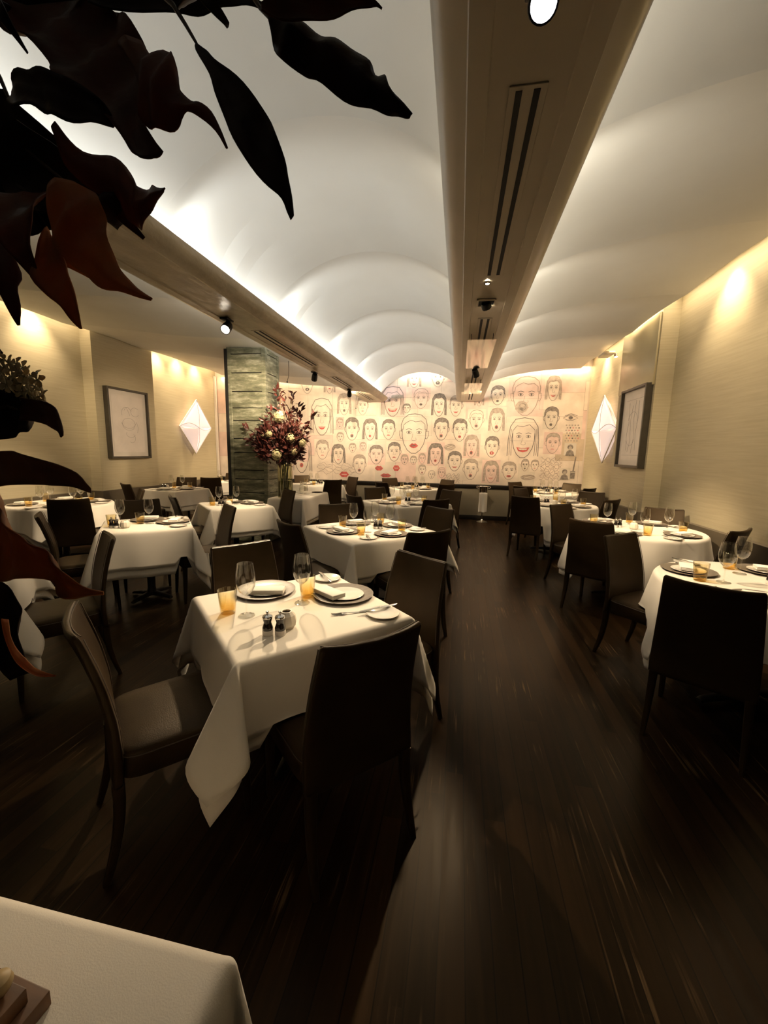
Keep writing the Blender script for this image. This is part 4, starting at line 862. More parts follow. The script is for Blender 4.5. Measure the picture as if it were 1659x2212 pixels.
CHAIRS = [
    (-.24, 1.225, 134, 'dark leather chair seen from behind at the front right of the nearest square table'),
    (-1.31, 1.12, 48, 'dark leather chair pulled out at lower left, its empty seat showing'),
    (-.185, 2.30, 232, 'dark leather chair facing us at the far right of the nearest square table'),
    (-1.345, 2.315, 322, 'dark leather chair behind the far left side of the nearest square table'),
    (-.19, 3.05, 128, 'dark leather chair turned away at the aisle corner of the second centre table'),
    (-.175, 4.42, 232, 'dark leather chair at the far right of the second centre table'),
    (-1.385, 3.10, 52, 'dark chair seen from behind on the near left of the second centre table'),
    (-1.365, 4.37, 306, 'leather chair facing us behind the glasses of the second centre table'),
    (-.255, 5.20, 126, 'black-looking chair turned away at the near right of the third centre table'),
    (-.09, 6.58, 232, 'leather chair facing the third centre table from the aisle side, far right'),
    (-1.40, 5.27, 46, 'dark chair turned away at the near left of the third centre table'),
    (-1.385, 6.62, 312, 'leather chair facing us at the far left of the third centre table'),
    (-1.50, 7.77, 50, 'dark chair at the near left of the centre table closest to the mural'),
    (-1.56, 9.10, 310, 'chair with its back under the mural, far left of the last centre table'),
    (-.23, 9.10, 228, 'chair with its back under the mural, far right of the last centre table'),
    (-.20, 7.80, 132, 'dark chair turned away at the near right of the last centre table'),
    (-3.57, 4.02, 314, 'leather chair behind the square table left of the centre row, facing us'),
    (-2.35, 3.88, 228, 'chair seen edge-on before the table at the green column'),
    (-3.57, 2.86, 48, 'chair seen edge-on at the near left of the square table left of the centre row'),
    (-2.46, 5.68, 228, 'chair seen edge-on in front of the flower vase table'),
    (-3.47, 4.40, 48, 'thin-looking edge-on chair at the near left of the column table'),
    (-2.51, 7.98, 135, 'black-looking chair turned away at the mural table behind the vase'),
    (-2.39, 9.12, 228, 'chair seen edge-on against the mural right of the table behind the vase'),
    (-3.67, 9.12, 315, 'chair back showing beside the flower vase under the mural'),
    (-4.30, 3.80, 130, 'black-looking chair turned away at the round table by the left wall'),
    (-4.42, 5.04, 228, 'chair seen edge-on at the far right of the left-wall round table'),
    (-5.32, 5.68, 62, 'black leaning chair back left of the table below the left framed drawing'),
    (-5.45, 7.42, 285, 'brown chair facing us behind the table below the left framed drawing'),
    (-5.0, 7.52, 112, 'black-looking chair turned away before the far left corner table'),
    (-5.42, 9.14, 282, 'chair under the mural strip in the far left corner'),
    (-2.31, 2.32, 232, 'chair seen edge-on with its seat towards the left-edge table'),
    (1.20, 2.10, 57, 'large black chair seen from behind at the nearest right-hand round table'),
    (1.23, 3.35, 308, 'brown leather chair facing the nearest right-hand round table from the aisle'),
    (1.20, 3.95, 54, 'black-looking chair turned away at the second right-hand round table, aisle side'),
    (1.22, 5.22, 310, 'brown leather chair at the far aisle side of the second right-hand round table'),
    (.93, 5.97, 66, 'dark chair turned away at the third right-hand round table, near aisle side'),
    (1.05, 7.43, 316, 'brown chair at the far aisle side of the third right-hand round table'),
    (1.17, 9.06, 310, 'chair against the mural panelling left of the last right-hand round table'),
    (1.17, 7.95, 50, 'black-looking chair turned away before the last right-hand round table'),
    (2.36, 9.12, 230, 'leather chair in the far right corner under the mural'),
    (2.17, 7.17, 240, 'brown chair facing us beside the right wall at the third round table'),
    (2.10, 6.00, 132, 'black chair back tilted away before the right pilaster'),
    (2.37, 5.20, 240, 'wide leather chair back by the right wall at the second round table'),
    (2.37, 3.84, 130, 'dark chair top showing behind the glasses of the nearest right round table'),
    (2.37, 7.92, 132, 'dark chair top by the right wall beside the last round table')]

# ------------------------------------------------------------------ tables and cloths
def table_parts(t, ax, ay, rnd=False):
    b = MB()
    if rnd: b.lathe([(0, .718), (ax - .012, .718), (ax - .006, .724), (ax - .006, .737), (ax - .014, .744), (0, .744)], 64)
    else: b.box((0, 0, .731), (2 * ax - .01, 2 * ay - .01, .026), bev=.006)
    b.obj('tabletop', M['dark_wood'], t)
    b = MB(); b.lathe([(0, .03), (.055, .03), (.045, .06), (.036, .10), (.036, .66), (.06, .69), (.15, .705), (.15, .718), (0, .718)], 20); b.obj('pedestal', M['iron'], t)
    for k in range(4):
        a = k * PI / 2 + PI / 4; L = min(ax, ay) * .62
        b = MB()
        loft(b, [[(math.cos(a) * q + -math.sin(a) * x * w, math.sin(a) * q + math.cos(a) * x * w, z + y * h) for x, y in rr_loop(1, 1, 12, 4)] for q, w, h, z in ((.02, .032, .022, .045), (L * .5, .028, .018, .040), (L * .92, .024, .014, .028), (L, .020, .010, .020))])
        b.obj('foot', M['iron'], t)
        b = MB()
    return t

def wave(t, s): return math.sin(t * 7.1 + s) * .5 + math.sin(t * 13.7 + 2.3 * s) * .3 + math.sin(t * 3.1 + .7 * s) * .6
def drape_rect(name, ax, ay, drop, z, off, seed, A=.30, B=.20, fl=1.0, cor={}, sc_=1.0, at=None):
    """a square cloth over a square top; each corner hangs as a cone fold"""
    rho = .012 + off
    rg = random.Random(seed)
    cs = {(sx, sy): (A * rg.uniform(.75, 1.2), B * rg.uniform(.7, 1.25), rg.uniform(-.5, .5)) for sx in (-1, 1) for sy in (-1, 1)}
    cs.update(cor); cs = {k: (v[0] * sc_, v[1] * (sc_ if sc_ == 1 else .5), 0 if sc_ < 1 else v[2] * .0) for k, v in cs.items()}
    ph = [rg.uniform(0, 6) for _ in range(4)]
    def ex(e):
        if e < rho * PI / 2: return rho * math.sin(e / rho), rho * (1 - math.cos(e / rho))
        return rho, rho + e - rho * PI / 2
    hx, hy = ax + off - rho, ay + off - rho
    def samples(h):
        outs = [0.004, .009, .014, .019, .026, .04] + [.04 + (drop - .04) * k / 11 for k in range(1, 12)]
        return [-(h + o) for o in outs[::-1]] + [h * (-1 + 2 * k / 14) for k in range(15)] + [h + o for o in outs]
    def pos(s, t):
        p, q = abs(s) - hx, abs(t) - hy
        sx, sy = math.copysign(1, s), math.copysign(1, t)
        if p <= 0 and q <= 0: return (s, t, z)
        if q <= 0 or p <= 0:
            e = p if q <= 0 else q
            o, dn = ex(e)
            f = dn / drop
            al = (t if q <= 0 else s)
            k = (0 if sx > 0 else 1) if q <= 0 else (2 if sy > 0 else 3)
            hh = hy if q <= 0 else hx
            edge = 1 - (al / hh) ** 4
            o += fl * dn * (.072 + .045 * wave(al * 1.6, ph[k]) * edge)
            dn *= .985
            return (sx * (hx + o), t, z - dn) if q <= 0 else (s, sy * (hy + o), z - dn)
        r = math.hypot(p, q); th = math.atan2(q, p)
        a_, b_, sk = cs[(sx, sy)]
        o0, d0 = ex(r)
        f = min(1.0, d0 / drop)
        s2 = math.sin(2 * th)
        n_out = a_ * s2 ** .8; lat = -b_ * math.sin(4 * th) + sk * .10 * s2
        nv = math.sqrt(max(.15, 1 - n_out ** 2 - lat ** 2))
        g = min(1, r / (.03 if sc_ == 1 else .32))
        side = fl * d0 * .072
        bx = o0 * math.cos(th) ** .5 + side * math.cos(th); by = o0 * math.sin(th) ** .5 + side * math.sin(th)
        ox = bx + g * d0 * (n_out * .7071 - lat * .7071); oy = by + g * d0 * (n_out * .7071 + lat * .7071)
        rip = .022 * math.sin(9 * th + seed) * d0 * s2 * fl
        return (sx * (hx + ox + rip), sy * (hy + oy + rip), z - d0 * nv)
    P = [[pos(s, t) for t in samples(hy)] for s in samples(hx)]
    if at: rest_on_seats(P, *at, .4835 if sc_ == 1 else .4775)
    b = MB(); b.grid(P)
    return b

def drape_round(rad, half, z, off, seed, nf=11, fl=1.0, at=None):
    rho = .012 + off
    rg = random.Random(seed); ph = rg.uniform(0, 6); n = 128
    R0 = rad + off - rho
    rings = []
    for k in range(7): rings.append([(max(.001, R0 * k / 6) * math.cos(2 * PI * j / n), max(.001, R0 * k / 6) * math.sin(2 * PI * j / n), z) for j in range(n)])
    for i in range(1, 25):
        q = i / 24
        ring = []
        for j in range(n):
            a = 2 * PI * j / n
            rmax = half / max(abs(math.cos(a)), abs(math.sin(a))); rmax = min(rmax, half * 1.24)
            D = rmax - R0
            e = D * q ** 1.25
            o, dn = (rho * math.sin(e / rho), rho * (1 - math.cos(e / rho))) if e < rho * PI / 2 else (rho, rho + e - rho * PI / 2)
            f = dn / .30
            amp = (.5 + .5 * math.sin(a * nf + ph + .8 * math.sin(a * 3 + ph)))
            flare = fl * f * (.018 + .050 * amp ** 1.5)
            rr = R0 + o + flare
            ring.append((rr * math.cos(a), rr * math.sin(a), z - dn * .97))
        rings.append(ring)
    if at: rest_on_seats(rings, *at, .4835 if fl == 1 else .4775)
    b = MB(); b.grid(rings, wrap=True)
    return b

def rest_on_seats(P, x, y, deg, zc):
    """where a hanging hem reaches a chair seat it lies on the seat instead of passing through"""
    ca, sa = math.cos(R(deg)), math.sin(R(deg))
    for row in P:
        for k, (lx, ly, lz) in enumerate(row):
            if lz > zc: continue
            wx, wy = x + lx * ca - ly * sa, y + lx * sa + ly * ca
            for tx, ty, a, _ in CHAIRS:
                if abs(tx - wx) > .8 or abs(ty - wy) > .8: continue
                fx, fy = math.cos(R(a)), math.sin(R(a))
                dx, dy = wx - (tx + .302 * fx), wy - (ty + .302 * fy)
                u, v = dx * fy - dy * fx, dx * fx + dy * fy
                if abs(u) < .255 and -.20 < v < .272:
                    e = 0
                    wx -= fx * e; wy -= fy * e
                    qx, qy = wx - x, wy - y
                    lx, ly, lz = qx * ca + qy * sa, -qx * sa + qy * ca, zc - .0 + .02 * max(0, (zc - lz)) * 0
                    break
            row[k] = (lx, ly, lz)
    return P
TABLES = {}
def dining_table(key, x, y, deg, ax, ay, desc, rnd=False, drop=.32, under=.375, seed=1, name='dining_table', half=None, two=True, A=.30, B=.20, fl=1.0, cor={}):
    t = empty(name, (x, y, 0), 'dark pedestal table under the white cloth: ' + desc, 'table', 'pedestal dining tables', R(deg))
    table_parts(t, ax, ay, rnd)
    if two:
        b = drape_round(ax, (half or ax + .30) + .05, .7462, .004, seed, fl=.8, at=(x, y, deg)) if rnd else drape_rect('u', ax, ay, under, .7462, .004, seed, A, B, fl * .85, cor, .84, (x, y, deg))
        o = b.obj('under_cloth', M['linen'], angle=70, normals=False); solid(o, .0014, -1); o.location = (x, y, 0); o.rotation_euler = (0, 0, R(deg))
        props(o, 'white undercloth showing below the tablecloth of ' + desc, 'tablecloth', 'white undercloths')
    b = drape_round(ax, half or ax + .30, .7482, .012, seed, at=(x, y, deg)) if rnd else drape_rect('o', ax, ay, drop, .7482, .012, seed, A, B, fl, cor, 1.0, (x, y, deg))
    o = b.obj('tablecloth', M['linen'], angle=70, normals=False); solid(o, .0014, -1); o.location = (x, y, 0); o.rotation_euler = (0, 0, R(deg))
    props(o, 'white tablecloth draped over ' + desc, 'tablecloth', 'white tablecloths')
    TABLES[key] = (x, y, ax if rnd else min(ax, ay), desc)
ZT = .7502

dining_table('T1', -.743, 1.777, 45, .392, .392, 'the nearest square table', seed=3, drop=.305, under=.355, cor={(-1, -1): (.40, .30, .1), (-1, 1): (.20, .18, 0), (1, -1): (.22, .16, 0)})
dining_table('T2', -.815, 3.80, 45, .485, .485, 'the second centre table', seed=4, drop=.31, under=.35)
dining_table('T3', -.80, 6.03, 45, .49, .49, 'the third centre table', seed=5)
dining_table('T4', -.90, 8.45, 45, .45, .45, 'the centre table nearest the mural', seed=6)
dining_table('T5', -3.0, 3.45, 40, .375, .375, 'the square table left of centre', seed=7, drop=.36, under=.435)
dining_table('T6', -2.98, 5.02, 45, .385, .385, 'the table before the green column', seed=8, drop=.34, under=.39)
dining_table('T7', -2.625, 6.45, 0, .275, .60, 'the flower vase table', seed=9, name='service_table', drop=.40, under=.44, A=.12, B=.12, fl=.3)
dining_table('T8', -3.1, 8.62, 45, .42, .42, 'the mural table behind the vase', seed=10)
dining_table('T9', -5.10, 4.42, 0, .56, .56, 'the round left-wall table', rnd=True, seed=11)
dining_table('T10', -5.10, 6.62, -10, .38, .38, 'the table below the left picture', seed=12, drop=.30)
dining_table('T11', -5.40, 8.50, 45, .30, .30, 'the far left corner table', seed=13, drop=.26, under=.30, A=.22, B=.15)
dining_table('T12', -3.02, 1.72, 45, .42, .42, 'the left-edge table behind the leaves', seed=14)
dining_table('T13', -.90, -.05, 0, .59, .50, 'the dim bottom-left table', seed=15, name='side_table', drop=.5, two=False, A=.10, B=.10, fl=.35)
dining_table('T14', 1.84, 2.72, 62, .55, .55, 'the nearest right round table', rnd=True, seed=16)
dining_table('T15', 1.85, 4.60, 45, .60, .60, 'the second right round table', rnd=True, seed=17)
dining_table('T16', 1.50, 6.55, 30, .55, .55, 'the third right round table', rnd=True, seed=18)
dining_table('T17', 1.83, 8.50, 55, .50, .50, 'the right round table nearest the mural', rnd=True, seed=19)

G = 'dark leather dining chairs'
for x, y, a, l in CHAIRS:
    chair(x, y, a, l, G)

# ------------------------------------------------------------------ tableware prototypes
def proto(name): return empty(name, (0, 0, 0), 'x', 'x')
def P_wine():
    t = proto('wine_glass')
    b = MB(); b.lathe([(0, .0), (.036, .0), (.0375, .002), (.036, .004), (.015, .0075), (.0055, .012), (.0042, .016), (0, .016)], 28); b.obj('foot', M['glass'], t)
    b = MB(); b.lathe([(0, .0165), (.0040, .0165), (.0034, .03), (.0034, .085), (.0052, .0985), (0, .0985)], 14); b.obj('stem', M['glass'], t)
    b = MB(); b.lathe([(0, .099), (.006, .0995), (.016, .104), (.030, .118), (.040, .140), (.0435, .165), (.042, .195), (.037, .228), (.0345, .246), (.0335, .2465), (.0358, .228), (.0407, .195), (.0421, .165), (.0385, .141), (.0285, .1195), (.015, .106), (0, .1025)], 32)
    b.obj('bowl', M['glass'], t)
    return register(t)
def P_tumbler():
    t = proto('tumbler')
    b = MB(); b.lathe([(0, 0), (.031, 0), (.033, .002), (.0355, .03), (.0425, .100), (.0432, .112), (.0420, .1125), (.0405, .100), (.0335, .032), (.030, .018), (.018, .012), (0, .011)], 28)
    b.obj('glass_body', M['amber'], t)
    return register(t)
def P_charger():
    t = proto('charger_plate')
    b = MB(); b.lathe([(0, 0), (.095, 0), (.105, .002), (.152, .012), (.156, .0145), (.152, .0155), (.106, .0065), (.096, .0040), (0, .0040)], 64); b.obj('charger_rim', M['charger'], t)
    return register(t)
def P_plate(r, name):
    t = proto(name)
    b = MB(); b.lathe([(0, 0), (r * .6, 0), (r * .66, .0025), (r * .98, .0095), (r, .0115), (r * .98, .0125), (r * .68, .0055), (r * .62, .0035), (0, .0035)], 48); b.obj('plate_body', M['china'], t)
    return register(t)
def P_napkin():
    t = proto('folded_napkin')
    b = MB()
    for k in range(3):
        b.box((.001 * k, .0012 * (k - 1), .0042 + .0074 * k), (.165 - .003 * k, .082 - .002 * k, .0070), bev=.0032, seg=3)
    b.box((0, -.0385, .0118), (.164, .006, .021), bev=.0029, seg=3)
    b.obj('napkin_fold', M['napkin'], t)
    return register(t)
def P_knife():
    t = proto('table_knife')
    b = MB(); loft(b, [[(x, p, .0035 + y) for x, y in rr_loop(w, h, 12, 3)] for p, w, h in ((-.105, .004, .0025), (-.10, .0065, .0033), (-.05, .0055, .0032), (0, .0045, .003), (.006, .006, .0032), (.01, .003, .002))]); b.obj('handle', M['steel'], t)
    b = MB(); loft(b, [[(x + o, p, .003 + y) for x, y in rr_loop(w, h, 10, 2.5)] for p, w, h, o in ((.009, .005, .0012, 0), (.03, .008, .001, .001), (.08, .0085, .0008, .001), (.10, .006, .0006, -.001), (.108, .001, .0005, -.005))]); b.obj('blade', M['steel'], t)
    return register(t)
def P_fork():
    t = proto('table_fork')
    b = MB(); loft(b, [[(x, p, z + y) for x, y in rr_loop(w, h, 10, 3)] for p, w, h, z in ((-.095, .003, .0012, .002), (-.09, .0065, .0014, .002), (-.03, .0042, .0014, .003), (.02, .0028, .0016, .006), (.035, .009, .0014, .006), (.048, .0115, .0012, .004))]); b.obj('handle', M['steel'], t)
    b = MB()
    for k in range(4):
        x = -.0093 + .0062 * k
        b.tube([(x, .047, .0042), (x, .07, .0028), (x, .088, .0045), (x * .95, .097, .0075)], [.0018, .0016, .0013, .0007], 6)
    b.obj('tines', M['steel'], t)
    return register(t)
def P_mill():
    t = proto('pepper_mill')
    b = MB(); b.lathe([(0, 0), (.0205, 0), (.0215, .002), (.0215, .020), (.0205, .0225), (0, .0225)], 24); b.obj('mill_base', M['mill_white'], t)
    b = MB(); b.lathe([(0, .0225), (.0205, .0225), (.0215, .026), (.021, .034), (.0165, .048), (.0150, .054), (.0170, .062), (.0195, .070), (.0195, .073), (0, .073)], 24); b.obj('mill_body', M['mill_black'], t)
    b = MB(); b.lathe([(0, .073), (.0205, .073), (.021, .076), (.0195, .081), (.012, .0855), (.006, .088), (0, .088)], 24); cap = b.obj('mill_cap', M['chrome'], t)
    b = MB(); b.lathe([(0, .0875), (.004, .0878), (.0035, .092), (.0062, .096), (.0055, .1005), (0, .102)], 16); b.obj('cap_knob', M['chrome'], cap)
    return register(t)
def P_votive():
    t = proto('votive_holder')
    b = MB(); b.lathe([(0, 0), (.030, 0), (.040, .014), (.042, .030), (.036, .056), (.022, .072), (.019, .072), (.0205, .066), (.033, .052), (.037, .030), (.03, .012), (0, .010)], 10); b.obj('holder_body', M['votive'], t, angle=20)
    b = MB(); b.lathe([(0, .055), (.024, .055), (.024, .060), (0, .060)], 12); b.obj('candle', M['wick'], t)
    return register(t)
WINE, TUMB, CHRG, PLATE, BREAD, NAPK, KNIFE, FORK, MILL, VOT = P_wine(), P_tumbler(), P_charger(), P_plate(.098, 'dinner_plate'), P_plate(.078, 'bread_plate'), P_napkin(), P_knife(), P_fork(), P_mill(), P_votive()

def seat_word(a):
    a %= 360
    for lo, w in ((22, 'right'), (67, 'far right'), (112, 'far'), (157, 'far left'), (202, 'left'), (247, 'near left'), (292, 'near'), (337, 'near right'), (361, 'right')):
        if a < lo: return w
ware_rng = random.Random(77)
def setting(key, a, items='cpnbkwtf', wo=(None, None), to=(None, None)):
    x, y, e, desc = TABLES[key]
    ar = R(a); u = Vector((math.cos(ar), math.sin(ar))); l = Vector((u.y, -u.x)); c = Vector((x, y))
    w = seat_word(a) + ' of ' + desc
    rz = ar + PI / 2
    def at(du, dl): p = c + u * du + l * dl; return (p.x, p.y)
    j = ware_rng.uniform
    d = max(.227, e - .17)
    px, py = at(d, j(-.01, .01))
    z = ZT
    if 'c' in items:
        place(CHRG, (px, py, z), 'grey charger plate at the ' + w, 'plate', 'pewter charger plates', rz); z += .0045
    if 'p' in items:
        place(PLATE, (px, py, z), 'white dinner plate at the ' + w, 'plate', 'white dinner plates', rz); z += .0128
    if 'n' in items:
        k = j(-.35, .35); q = at(d + .01, .015)
        place(NAPK, (q[0], q[1], z), 'folded white napkin at the ' + w, 'napkin', 'folded white napkins', rz + k)
    if 'b' in items:
        q = at(max(.26, e - .13), .262 if e < .5 else .25)
        place(BREAD, (q[0], q[1], ZT), 'small white bread plate at the ' + w, 'plate', 'white bread plates', rz)
        if 'k' in items: place(KNIFE, (q[0], q[1], ZT + .0128), 'knife on the bread plate, the ' + w, 'knife', 'table knives', rz + j(-.5, .2))
    if 'f' in items:
        q = at(d + .0, .182 if e < .45 else .178)
        place(FORK, (q[0], q[1], ZT), 'table fork at the ' + w, 'fork', 'table forks', rz + PI + j(-.15, .15))
    if 'w' in items:
        q = at(*(wo if wo[0] is not None else (max(.02, e - .36), -.13)))
        place(WINE, (q[0], q[1], ZT), 'clear wine glass at the ' + w, 'wine glass', 'clear wine glasses', rz)
    if 't' in items:
        q = at(*(to if to[0] is not None else (max(.06, e - .25), -.19)))
        place(TUMB, (q[0], q[1], ZT), 'amber tumbler at the ' + w, 'tumbler', 'amber tumblers', rz)
def mills(key, dx, dy, deg, votive=(.0, .075)):
    x, y, e, desc = TABLES[key]
    a = R(deg); vx, vy = math.cos(a) * .0235, math.sin(a) * .0235
    place(MILL, (x + dx - vx, y + dy - vy, ZT), 'left black and white pepper mill on ' + desc, 'pepper mill', 'black and white mills', 0)
    place(MILL, (x + dx + vx, y + dy + vy, ZT), 'right black and white salt mill on ' + desc, 'pepper mill', 'black and white mills', .5)
    if votive: place(VOT, (x + dx + votive[0], y + dy + votive[1], ZT), 'cream votive holder behind the mills on ' + desc, 'candle holder', 'cream votive holders', .2)

# nearest table, laid by eye
d1 = TABLES['T1'][3]
def one(p, x, y, z, l, c, g, rz=0.0): return place(p, (x, y, z), l, c, g, rz)
for n, (cx, cy, ny, nx, nr) in {'left': (-.985, 1.925, 1.876, -.944, -.05), 'right': (-.566, 1.965, 1.915, -.626, -.62)}.items():
    one(CHRG, cx, cy, ZT, 'grey charger plate at the far %s of %s' % (n, d1), 'plate', 'pewter charger plates', .7)
    one(PLATE, cx + .01, cy - .008, ZT + .0045, 'white dinner plate on the %s charger of %s' % (n, d1), 'plate', 'white dinner plates')
    one(NAPK, nx, ny, ZT + .0173, 'folded white napkin on the %s plate of %s' % (n, d1), 'napkin', 'folded white napkins', nr + .3 if n == 'left' else nr)
one(WINE, -.918, 1.609, ZT, 'clear wine glass beside the left tumbler on ' + d1, 'wine glass', 'clear wine glasses')
one(WINE, -.735, 1.815, ZT, 'clear wine glass between the two chargers on ' + d1, 'wine glass', 'clear wine glasses')
one(TUMB, -1.018, 1.622, ZT, 'amber tumbler at the left corner of ' + d1, 'tumbler', 'amber tumblers')
one(TUMB, -.742, 1.905, ZT, 'amber tumbler behind the middle wine glass on ' + d1, 'tumbler', 'amber tumblers')
one(MILL, -.739, 1.455, ZT, 'left black and white pepper mill on ' + d1, 'pepper mill', 'black and white mills')
one(MILL, -.689, 1.465, ZT, 'right black and white salt mill on ' + d1, 'pepper mill', 'black and white mills', .6)
one(VOT, -.694, 1.540, ZT, 'cream votive holder behind the mills on ' + d1, 'candle holder', 'cream votive holders')
one(BREAD, -.318, 1.765, ZT, 'white bread plate at the right corner of ' + d1, 'plate', 'white bread plates')
one(BREAD, -.735, 2.205, ZT, 'white bread plate at the far corner of ' + d1, 'plate', 'white bread plates')
one(KNIFE, -.345, 1.805, ZT + .0128, 'table knife lying across the right bread plate of ' + d1, 'knife', 'table knives', R(-47))
one(KNIFE, -.745, 2.20, ZT + .0128, 'table knife lying across the far bread plate of ' + d1, 'knife', 'table knives', R(38))
one(FORK, -.462, 1.745, ZT, 'table fork beside the right bread plate on ' + d1, 'fork', 'table forks', R(118))

for a in (135, 45, 225, 315): setting('T2', a)
mills('T2', .06, .02, 10, (-.02, .07))
for a in (135, 45, 225, 315): setting('T3', a)
mills('T3', .06, -.02, 10)
for a in (135, 45, 225, 315): setting('T4', a, 'cpnwtb')
mills('T4', .03, .0, 10)
setting('T5', 130, wo=(.02, -.22), to=(-.03, -.29)); setting('T5', 40, wo=(.02, .0), to=(-.06, -.03))
mills('T5', -.12, -.27, 5, (.09, .03))
setting('T6', 135, 'cpnwtb', wo=(.02, -.20), to=(.0, -.29)); setting('T6', 45, wo=(.02, .0), to=(-.06, -.03))
mills('T6', -.08, -.20, 5, (.085, .03))
for a in (225, 135): setting('T8', a, 'cpnwt')
mills('T8', .12, -.1, 10)
for a in (315, 225, 45, 135): setting('T9', a, 'cpnwtb')
for a in (80, 350): setting('T10', a)
setting('T10', 260, 'cpnb')
mills('T10', -.16, -.12, 30)
setting('T11', 45, 'cpwt'); mills('T11', -.02, -.12, 10)
setting('T12', 45, 'cpnb'); setting('T12', 315, 'cpn')
for a in (147, 57, 237, 325): setting('T14', a)
mills('T14', .06, .02, -25, (.10, -.05))
for a in (132, 50, 234, 310): setting('T15', a)
mills('T15', -.17, .02, 20, (.12, -.09))
for a in (132, 50, 238, 310): setting('T16', a, 'cpnwtb')
mills('T16', -.16, -.02, 20, (.10, -.07))
for a in (132, 50, 234): setting('T17', a, 'cpnwtb')
mills('T17', -.10, -.06, 20, (.09, .03))
# ------------------------------------------------------------------ vase of flowers on the service table
VX, VY = -2.68, 5.985
t = empty('flower_vase', (VX, VY, ZT), 'tall clear cylinder vase of burgundy foliage on the narrow service table', 'vase')
b = MB(); b.lathe([(0, 0), (.112, 0), (.118, .004), (.118, .525), (.115, .528), (.112, .525), (.112, .018), (0, .016)], 40); b.obj('glass_cylinder', M['vase_glass'], t)
b = MB(); b.lathe([(0, .0175), (.110, .0185), (.110, .27), (0, .27)], 32); b.obj('water', M['water'], t)
t = empty('flower_arrangement', (VX, VY, ZT + .03), 'tall bunch of burgundy leaves and cream hydrangeas in the clear vase', 'flowers')
rf_ = random.Random(4)
O = Vector((VX, VY, ZT + .03))
def leafquad(b, p, d, L, w, mi=0):
    d = d.normalized(); s = d.cross(Vector((rf_.uniform(-1, 1), rf_.uniform(-1, 1), rf_.uniform(-1, 1)))).normalized(); n = d.cross(s)
    rows = []
    for q, ww, dr in ((0, .08, 0), (.25, .8, .02), (.55, 1.0, .0), (.8, .55, -.06), (1, .03, -.16)):
        c = p + d * (L * q) + n * (dr * L)
        rows.append([tuple(c - s * w * ww / 2 + n * w * .16 * ww), tuple(c), tuple(c + s * w * ww / 2 + n * w * .16 * ww)])
    b.grid(rows, mi)
fol = MB()
mouth = Vector((0, 0, .50))
for i, (px, pz) in enumerate(SPRAYS):
    tip = Vector((px, min(VY + rf_.uniform(-.22, .22), 5.90 if px < -2.85 else 9), pz)) - O
    base = Vector((rf_.uniform(-.07, .07), rf_.uniform(-.07, .07), .03 + rf_.uniform(0, .05)))
    m1 = mouth + Vector((rf_.uniform(-.08, .08), rf_.uniform(-.08, .08), 0))
    mid = m1.lerp(tip, .5) + Vector((0, 0, .06 if tip.z < .9 else .02))
    pts = [base, m1.lerp(base, .4), m1, m1.lerp(mid, .5) + Vector((0, 0, .01)), mid, mid.lerp(tip, .5) + Vector((0, 0, .015)), tip]
    sb = MB(); sb.tube(pts, [.004, .004, .0038, .0034, .003, .0025, .0015], 6); sb.obj('stem', M['stem_green'] if i % 2 else M['stem'], t)
    for k in range(34):
        q = rf_.uniform(.15, 1.0); seg = q * 4; i0 = min(3, int(seg)); p = pts[2 + i0].lerp(pts[3 + i0], seg - i0)
        d = (tip - m1).normalized() * .7 + Vector((rf_.uniform(-1, 1), rf_.uniform(-1, 1), rf_.uniform(-.9, .8)))
        leafquad(fol, p, d, rf_.uniform(.06, .125), rf_.uniform(.026, .048))
for k in range(1250):
    a, e_, r_ = rf_.uniform(0, 2 * PI), rf_.uniform(-1, 1), rf_.uniform(.45, 1) ** .6
    p = Vector((-.03 + .31 * r_ * math.cos(a) * math.sqrt(1 - e_ * e_ * .8), .24 * r_ * math.sin(a) * math.sqrt(1 - e_ * e_ * .8), .80 + .31 * r_ * e_))
    if p.x < -.16: p.y = min(p.y, -.17 + rf_.uniform(-.08, .02))
    leafquad(fol, p, p - mouth + Vector((rf_.uniform(-.4, .4), rf_.uniform(-.4, .4), rf_.uniform(-.3, .4))), rf_.uniform(.065, .13), rf_.uniform(.03, .055))
o = fol.obj('foliage', M['cluster_leaf'], t, normals=False); o['kind'] = 'stuff'
for i, (px, pz, r) in enumerate(HEADS[:4] + HEADS[5:9]):
    r *= .85
    c = Vector((px, VY - (.21 if i < 4 else .16) + rf_.uniform(-.05, .05), pz)) - O
    hb = MB()
    rr = bmesh.ops.create_icosphere(hb.bm, subdivisions=2, radius=r * .8, matrix=Matrix.Translation(c))
    for k in range(70):
        d = Vector((rf_.gauss(0, 1), rf_.gauss(0, 1), rf_.gauss(0, 1))).normalized()
        p = c + Vector((d.x * r, d.y * r, d.z * r * 1.15)); s = d.orthogonal().normalized(); u = d.cross(s)
        ro = rf_.uniform(0, 2)
        for j in range(4):
            a = ro + j * PI / 2; e = s * math.cos(a) + u * math.sin(a); f = s * math.cos(a + PI / 2) + u * math.sin(a + PI / 2)
            w = r * .19
            hb.poly([tuple(p), tuple(p + e * w + f * w * .6 + d * w * .3), tuple(p + e * w * 1.5 + d * w * .25), tuple(p + e * w - f * w * .6 + d * w * .3)])
    hb.obj('hydrangea_head', M['hydrangea'], t, normals=False)

